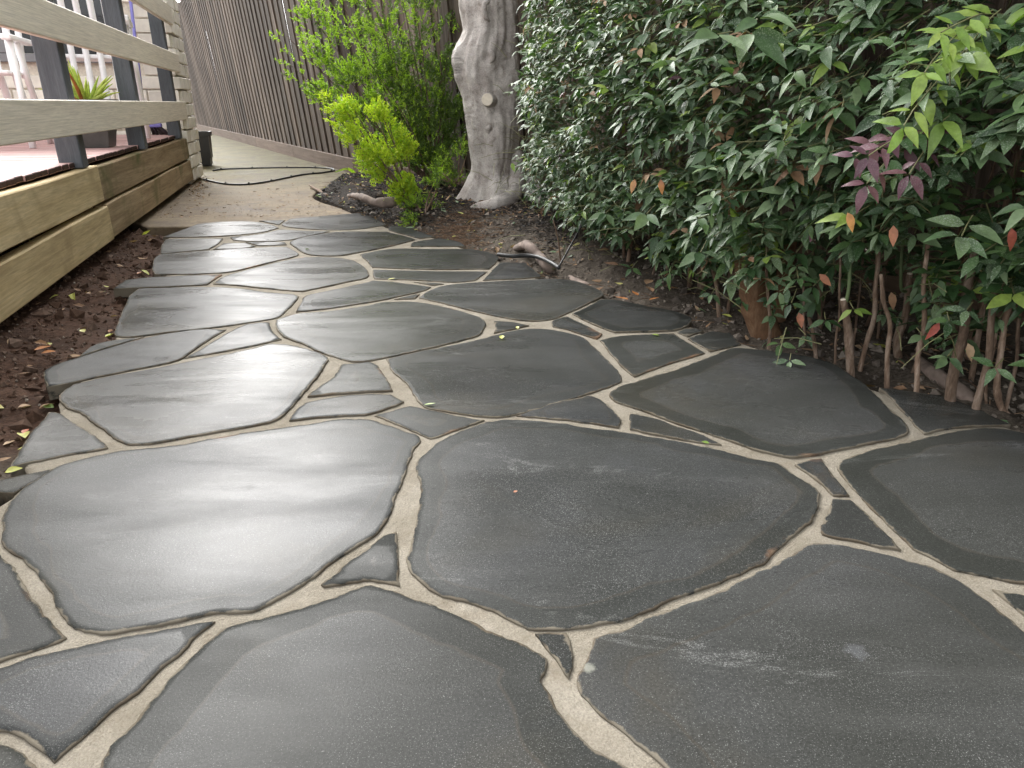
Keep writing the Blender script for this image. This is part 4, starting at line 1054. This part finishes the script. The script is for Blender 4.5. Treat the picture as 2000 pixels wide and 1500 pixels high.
for (x, y, Y) in ((1530, 655, 1.9), (1560, 640, 1.85), (1545, 690, 1.8), (1505, 600, 2.0), (1660, 590, 1.72), (1610, 610, 1.8), (1790, 640, 1.6), (1865, 680, 1.5), (1960, 700, 1.4), (1900, 590, 1.48), (1245, 510, 2.6), (1290, 530, 2.5), (1150, 500, 3.0), (1330, 470, 2.4), (1400, 560, 2.15), (1850, 610, 1.5)):
    feature((x, y), (x - rnd.uniform(-15, 15), y + 12), Y, Y - .03, rnd.choice(['leafg', 'leaf', 'leafg', 'lime']), 1, .045)
for (x, y, Y, k) in ((1655, 415, 1.5, 'red'), (1975, 445, 1.35, 'red'), (1600, 535, 1.75, 'red'), (1560, 610, 1.85, 'red'), (1745, 440, 1.5, 'red'), (1740, 570, 1.6, 'dry'), (1835, 630, 1.5, 'red'), (1890, 670, 1.45, 'dry'), (1290, 350, 2.2, 'red'), (1240, 350, 2.3, 'red'), (1000, 318, 3.6, 'orange')):
    p = atY(x, y, Y); plant_at(p.x, p.y).leaflet(p, Vector((rnd.gauss(0, .5), -.3, -1)), Vector((-.2, -1, .3)), .045, k if k in LV else 'lime')
# canes: traced ones first
def cane(px, Y, w_, mat='cane', cut=False, green=None, lean=0.0):
    pts = [atY(x, y, Y + lean * i) for i, (x, y) in enumerate(px)]
    g = zg(pts[0].x, pts[0].y); pts[0].z = min(pts[0].z, g) - .01
    pl = plant_at(pts[0].x, pts[0].y); k = 6; c = catmull(pts, k); r = w_ / F * Y / 2
    c = [p + Vector((noise.noise(p * 9), noise.noise(p * 9 + Vector((3, 3, 0))), 0)) * (.010 if w_ < 15 else .006) for p in c]
    n = len(c); rad = [r * (1.08 - .28 * i / (n - 1)) * (1 + .10 * noise.noise(c[i] * 22) + .16 * max(0, math.sin(c[i].z * 55 + px[0][0])) ** 6) for i in range(n)]
    b = MB(); b.tube(c, rad, 9, wob=.05); 
    o = b.build('cane', M[mat], pl.e)
    if cut:
        b = MB(); d = (c[-1] - c[-2]).normalized(); b.tube([c[-1], c[-1] + d * .003], [rad[-1] * .9] * 2, 9); b.build('cut_face', M['cut'], o)
    if green:
        b = MB(); gp = [c[int(n * .8)]] + [atY(x, y, Y - .01) for x, y in green]; b.tube(catmull(gp, 5), r * .42, 7); b.build('shoot', M['green_cane'], o)
def Yb(px, py): p = onz(px, py, 0); return p.y
for px, w_, kw in (([(1630, 706), (1636, 640), (1638, 560), (1644, 430)], 5, {}), ([(1668, 722), (1660, 670), (1652, 620), (1647, 585)], 17, dict(cut=True, green=[(1658, 560), (1662, 480), (1668, 400)])),
                   ([(1662, 722), (1664, 690), (1672, 640)], 7, {}), ([(1682, 706), (1700, 640), (1710, 560), (1718, 440)], 10, {}), ([(1736, 752), (1739, 650), (1727, 590), (1722, 535)], 9, {}),
                   ([(1756, 700), (1752, 660), (1768, 610), (1776, 535)], 16, dict(cut=True, green=[(1760, 560), (1762, 480), (1765, 420)])), ([(1789, 762), (1797, 680), (1805, 600), (1815, 470)], 10, {}),
                   ([(1862, 782), (1866, 710), (1882, 630), (1898, 540), (1910, 440)], 20, {}), ([(1912, 800), (1925, 700), (1942, 610), (1962, 500), (1980, 400)], 14, {}), ([(1935, 790), (1930, 720), (1950, 640)], 6, {}),
                   ([(2010, 838), (1958, 792), (1946, 720), (1962, 650), (1985, 560), (2010, 450)], 13, {}), ([(1596, 696), (1590, 655), (1578, 620)], 8, {}), ([(1504, 668), (1503, 600), (1498, 540), (1500, 440)], 6, {}),
                   ([(1408, 612), (1398, 560), (1388, 520), (1380, 470)], 8, {}), ([(1372, 575), (1370, 530), (1362, 470), (1350, 400)], 17, {}), ([(1440, 570), (1445, 520), (1440, 450)], 6, {}), ([(1412, 560), (1418, 500), (1420, 450)], 4, {}),
                   ([(1575, 655), (1572, 600), (1575, 520)], 5, {}), ([(1700, 640), (1708, 590), (1712, 520)], 4, {}), ([(1965, 830), (1975, 760), (1990, 660), (2000, 560)], 8, {}), ([(1160, 470), (1155, 430), (1150, 390)], 9, {}), ([(1098, 520), (1092, 470), (1080, 430)], 3, {})):
    cane(px, Yb(*px[0]) if px[0][1] < 800 else Yb(1990, 800), w_, **kw)
cane([(1500, 660), (1478, 600), (1462, 520), (1445, 430), (1425, 330)], 2.12, 58, 'trunk2')
cane([(1520, 630), (1535, 520), (1550, 420)], 2.2, 30, 'trunk2')
for it in range(64):
    s = rnd.random() * HL; dd = rnd.uniform(-.38, -.04); fpt, hd, hn = hpos(s); hn = hn * HSG; q = fpt + hn * dd; z0 = zg(q.x, q.y) - .01
    tp = Vector((q.x + rnd.gauss(0, .05), q.y + rnd.gauss(0, .05), rnd.uniform(.5, 1.4))); m_ = Vector(((q.x + tp.x) / 2 + rnd.gauss(0, .02), (q.y + tp.y) / 2 + rnd.gauss(0, .02), .35))
    b = MB(); r = rnd.uniform(.0035, .009); c = catmull([Vector((q.x, q.y, z0)), m_, tp], 5); b.tube(c, [r * (1.1 - .4 * i / (len(c) - 1)) for i in range(len(c))], 6)
    for _k in range(rnd.randrange(1, 3)):
        f0 = c[rnd.randrange(3, 8)]; f1 = f0 + Vector((rnd.gauss(0, .07), rnd.gauss(0, .07), rnd.uniform(.10, .3))); b.tube([f0, (f0 + f1) / 2 + Vector((rnd.gauss(0, .012), rnd.gauss(0, .012), 0)), f1], [r * .6, r * .5, r * .3], 5)
    b.build('cane', M['cane'], plant_at(q.x, q.y).e)
for it in range(420):   # fine bare twigs low in the hedge
    s = rnd.random() * HL; fpt, hd, hn = hpos(s); hn = hn * HSG; q = fpt + hn * rnd.uniform(-.2, .2); z = rnd.uniform(.05, .5) if rnd.random() < .7 else rnd.uniform(.4, .95)
    d = Vector((hn.x * .5 + rnd.gauss(0, .5), hn.y * .5 + rnd.gauss(0, .5), rnd.gauss(.2, .4))).normalized() * rnd.uniform(.06, .2)
    p = Vector((q.x, q.y, z)); pl = plant_at(q.x, q.y); pl.tw.tube([p, p + d * .5 + Vector((0, 0, .01)), p + d], [.0016, .0012, .0008], 4, 0, False)
for p in plants: p.finish(210)

# ------------------------------------------------------------------ loose ground cover
def chip(b, p, s, flat=.4, mi=0):
    c = [Vector((rnd.uniform(-1, 1) * s, rnd.uniform(-1, 1) * s * .6, rnd.uniform(-.3, 1) * s * flat)) for _ in range(4)]
    b.add([p + v for v in c], [(0, 1, 2), (0, 3, 1), (0, 2, 3), (1, 3, 2)], mi)
def clod(b, p, s):
    Mx = Matrix.Rotation(rnd.uniform(0, 6), 3, Vector((rnd.gauss(0, 1), rnd.gauss(0, 1), rnd.gauss(0, 1))).normalized())
    V = [Vector(v) * s * rnd.uniform(.7, 1.2) for v in ((1, 0, 0), (-1, 0, 0), (0, 1, 0), (0, -1, 0), (0, 0, .7), (0, 0, -.7))]
    b.add([Mx @ v + p for v in V], [(0, 2, 4), (2, 1, 4), (1, 3, 4), (3, 0, 4), (2, 0, 5), (1, 2, 5), (3, 1, 5), (0, 3, 5)])
def scatter(n, box, cond, fn):
    c = 0; pts = np.array([[rnd.uniform(box[0], box[1]), rnd.uniform(box[2], box[3])] for _ in range(n)])
    oi_, od_ = pip_dist(pts, outl); si_, sd_ = pip_dist(pts, SLAB)
    md = np.interp(pts[:, 1], [0, 1.5, 3, 4.6, 7], [.3, .1, -.6, -1.3, -2.0])
    for (x, y), a_, b_, c_, d_, m_ in zip(pts, oi_, od_, si_, sd_, md):
        if cond(x, y, a_, b_, c_, d_, x > m_): fn(x, y)
def stuff(b, name, mat, lab, cat):
    o = b.build(name, mat); tag(o, lab, cat, kind='stuff'); return o
def fence_x(y): return float(np.interp(y, [-1.2, 1.3, 4.25, 7.37, 21.8], [3.2, 2.05, .52, -1.54, -9.3]))
b = MB()
scatter(42000, (-1.75, .7, 3.2, 7.0), lambda x, y, i, d, si, sd_, r: r and not i and not si and x < fence_x(y) and (d > .10 + .08 * nz(x, y, 5, 7)) and nz(x, y, 2.2, 11) > -.42 + (.35 if y < 3.9 else 0), lambda x, y: chip(b, Vector((x, y, zg(x, y) + .004)), rnd.uniform(.006, .019)))
stuff(b, 'bark_mulch', M['mulch'], 'black bark mulch heaped round the tree and shrubs', 'mulch')
b = MB(); scatter(16000, (-2.9, .3, .8, 4.4), lambda x, y, i, d, si, sd_, r: not r and not i and not si, lambda x, y: clod(b, Vector((x, y, zg(x, y) + .001)), rnd.uniform(.002, .011) if rnd.random() < .93 else rnd.uniform(.012, .032)))
stuff(b, 'soil_crumbs', M['crumb'], 'red brown soil crumbs between deck and path', 'soil')
b = MB(); scatter(16000, (-.9, 2.0, .7, 5.2), lambda x, y, i, d, si, sd_, r: r and not i and x < fence_x(y), lambda x, y: clod(b, Vector((x, y, zg(x, y) + .001)), rnd.uniform(.002, .009) if rnd.random() < .9 else rnd.uniform(.01, .026)))
stuff(b, 'grey_soil_crumbs', M['crumb_g'], 'grey brown soil crumbs under the hedge', 'soil')
b = MB(); scatter(3200, (-.9, 2.0, .7, 5.0), lambda x, y, i, d, si, sd_, r: r and not i and d < .45 and x < fence_x(y), lambda x, y: clod(b, Vector((x, y, zg(x, y) + .003)), rnd.uniform(.002, .010)))
scatter(700, (-2.9, -.5, .8, 4.3), lambda x, y, i, d, si, sd_, r: not r and not i and not si, lambda x, y: clod(b, Vector((x, y, zg(x, y) + .003)), rnd.uniform(.002, .007)))
stuff(b, 'pebbles', M['pebble'], 'small pale stones strewn over the soil', 'pebbles')
b = MB()
def litter(x, y, mi=None):
    L = rnd.uniform(.014, .038) if rnd.random() < .85 else rnd.uniform(.04, .065); V, Fs = leaf_geo(L, L * .22, rnd.uniform(-.3, .5), rnd.uniform(-.3, .5), 3)
    Mx = frame(Vector((rnd.gauss(0, 1), rnd.gauss(0, 1), rnd.gauss(0, .25))), Vector((rnd.gauss(0, .4), rnd.gauss(0, .4), 1)))
    p = Vector((x, y, zg(x, y) + .008)); b.add([Mx @ v + p for v in V], Fs, rnd.choice((0, 0, 0, 0, 1, 2)) if mi is None else mi)
scatter(5200, (-1.6, 2.0, .8, 6.5), lambda x, y, i, d, si, sd_, r: r and not i and not si and x < fence_x(y) and nz(x, y, 3, 30) > -.4, litter)
scatter(420, (-2.9, -.5, .8, 4.3), lambda x, y, i, d, si, sd_, r: not r and not i and not si, lambda x, y: litter(x, y, rnd.choice((0, 0, 0, 0, 1))))
stuff(b, 'leaf_litter', [M['dry'], M['yellow'], M['leafg']], 'dry brown and yellowing leaves lying on the soil', 'leaf litter')
b = MB()
def twig(x, y, zz=None):
    an = rnd.uniform(0, 6.3); L = rnd.uniform(.02, .09); z0 = (zg(x, y) if zz is None else zz) + .006; p = Vector((x, y, z0)); d = Vector((math.cos(an), math.sin(an), rnd.uniform(-.05, .15))) * L
    b.tube([p, p + d * .5 + Vector((0, 0, rnd.uniform(0, .008))), p + d], [.0012, .001, .0006], 4, 0, False)
scatter(2300, (-1.6, 2.0, .8, 6.4), lambda x, y, i, d, si, sd_, r: r and not i and not si and x < fence_x(y), twig)
scatter(260, (-2.9, -.5, .8, 4.3), lambda x, y, i, d, si, sd_, r: not r and not i and not si, twig)
for k in range(900):   # fibrous root mat at the bed's cut edge
    p = onz(rnd.gauss(890, 40), rnd.gauss(450, 12), .03); twig(p.x, p.y)
stuff(b, 'twigs', M['fibre'], 'fine twigs and root fibres over the garden bed', 'twigs')
b = MB()
for k in range(1500):
    p = onz(rnd.uniform(300, 700), 350 + rnd.random() ** .6 * 75, -.004)
    if in_poly(p.x, p.y, SLAB)[0]: (chip(b, p + Vector((0, 0, .001)), rnd.uniform(.003, .008) if rnd.random() < .85 else rnd.uniform(.01, .022), .3))
for k in range(260):
    p = onz(rnd.gauss(385, 14), rnd.gauss(362, 10), -.003); chip(b, p, rnd.uniform(.006, .018), .6)
stuff(b, 'debris', M['dry'], 'crumbs of leaf debris scattered on the concrete', 'debris')

# fallen leaves one can point at
def fallen(px, py, L, key, lab, zz=None, rot=None, W=.28):
    p = onz(px, py, 0)
    ins, d = in_poly(p.x, p.y, outl); z = .003 if (ins or zz is not None) else zg(p.x, p.y) + .012
    p = onz(px, py, z if zz is None else zz)
    V, Fs = leaf_geo(L, L * W, rnd.uniform(.25, .6), rnd.uniform(-.15, -.05), 5)
    Mx = Matrix.Rotation(rnd.uniform(0, 6.3) if rot is None else rot, 3, 'Z') @ Matrix.Rotation(rnd.uniform(-.25, .25), 3, 'Y')
    V = [Mx @ v for v in V]; mz = min(v.z for v in V); b = MB(); b.add([p + v - Vector((0, 0, mz)) for v in V], Fs, 0, True)
    tag(b.build('fallen_leaf', M[key]), lab, 'leaf', 'fallen leaves')
for a_ in ((828, 791, .028, 'lime', 'bright lime leaf on the joint at the foot of the central flagstone', None, R(-80), .2), (980, 662, .030, 'yellow', 'pale yellow leaf upright near the top of the central flagstone', None, None, .3),
           (1012, 642, .022, 'yellow', 'small pale leaf in the sandy joint above the central flagstone', None, None, .3), (1288, 655, .024, 'lime', 'green leaf scrap on the joint near the right flagstones', None, R(80), .3),
           (757, 546, .034, 'yellow', 'curled cream leaf on the joint of the far flagstones', None, R(-60), .18), (1385, 866, .016, 'needle_d', 'tiny dark green leaf on the cream joint right of centre', None, R(60), .3), (596, 487, .020, 'needle_d', 'tiny green scrap on a far flagstone', None, None, .4),
           (1003, 961, .008, 'red', 'tiny red bud lying on the big centre flagstone', None, R(-70), .35),
           (1228, 585, .05, 'orange', 'leftmost orange leaf in the trio beside the path edge', .02, R(70), .2), (1246, 577, .045, 'orange', 'middle orange leaf standing in the trio by the path', .03, R(20), .25), (1268, 586, .045, 'orange', 'rightmost orange leaf of the trio beside the path', .02, R(-60), .22),
           (1262, 555, .06, 'dry', 'curled brown leaf behind the orange trio', .05, R(-30), .3), (1275, 570, .05, 'dry', 'upright tan leaf right behind the orange trio', .04, R(10), .25), (1208, 518, .06, 'dry', 'rounded brown leaf resting on dark soil under the hedge', .08, R(60), .3),
           (268, 535, .03, 'red', 'pink leaf on the dark soil beside the deck', None, None, .3), (228, 579, .045, 'orange', 'orange leaf tucked beside a projecting flagstone', None, R(80), .22), (230, 587, .035, 'lime', 'pale green leaf under the orange leaf by the path', None, R(70), .25), (190, 572, .03, 'needle_d', 'dark green leaf on the soil beside the deck', None, None, .3),
           (165, 649, .035, 'yellow', 'split cream leaf on soil, upper of the pale ones', None, None, .3), (213, 649, .022, 'orange', 'small orange leaf touching the left path corner', None, None, .35), (205, 658, .04, 'yellow', 'cream leaf below the small orange one at the path corner', None, None, .3),
           (66, 684, .045, 'orange', 'upper of two brown orange leaves lying together on soil', None, R(-60), .28), (80, 690, .04, 'orange', 'lower of two brown orange leaves lying together on soil', None, R(-75), .28), (128, 698, .05, 'dry', 'long tan leaf against the left flagstone edge', None, R(-90), .2),
           (88, 708, .025, 'orange', 'small round orange leaf on open soil', None, None, .35), (38, 718, .025, 'yellow', 'narrow yellow leaf on open soil at left', None, R(80), .25), (33, 732, .035, 'dry', 'tan leaf below the narrow yellow one at left', None, R(-80), .3),
           (8, 797, .04, 'yellow', 'pale green yellow leaf at the left edge on grey soil', None, None, .35), (62, 792, .035, 'dry', 'left one of two crumpled tan leaves on grey soil', None, None, .4), (76, 798, .035, 'dry', 'right one of two crumpled tan leaves on grey soil', None, None, .35), (105, 796, .03, 'needle_d', 'dark green leaf beside the cream joint at left', None, None, .35),
           (44, 846, .04, 'yellow', 'pale leaf near the triangular flagstone', None, None, .35), (52, 838, .03, 'red', 'reddish leaf above the pale one near the triangular flagstone', None, None, .3), (28, 860, .03, 'dry', 'tan leaf between the pale leaf and the frame edge', None, None, .35), (34, 878, .04, 'yellow', 'yellow green leaf leaning on the triangular flagstone', None, None, .3), (9, 923, .03, 'yellow', 'pale leaf lying where the joint meets soil at left edge', .004, None, .35),
           (1890, 768, .0, None, None), ):
    if a_[3]: fallen(*a_)
b = MB()
for k in range(9):
    p = onz(615 + k * 6 + rnd.uniform(-4, 4), 383 + rnd.uniform(-5, 3), .008); V, Fs = leaf_geo(.04, .009, .3, -.3, 4)
    Mx = Matrix.Rotation(rnd.uniform(0, 6), 3, 'Z'); b.add([p + Mx @ v for v in V], Fs)
tag(b.build('leaf_sprig', M['lime']), 'lime green leafy sprig dropped at the corner of the bed', 'sprig')
st = MB(); st.tube(catmull([onz(604, 362, .01), onz(622, 372, .012), onz(640, 382, .02)], 5), lerps([.006, .012, .010], 5), 8, wob=.08)
tag(st.build('stick', M['cane']), 'short broken stick lying on the concrete by the bed', 'stick')
print('SCENE objects', len(bpy.data.objects), 'tris', sum(len(o.data.polygons) for o in bpy.data.objects if o.type == 'MESH'))
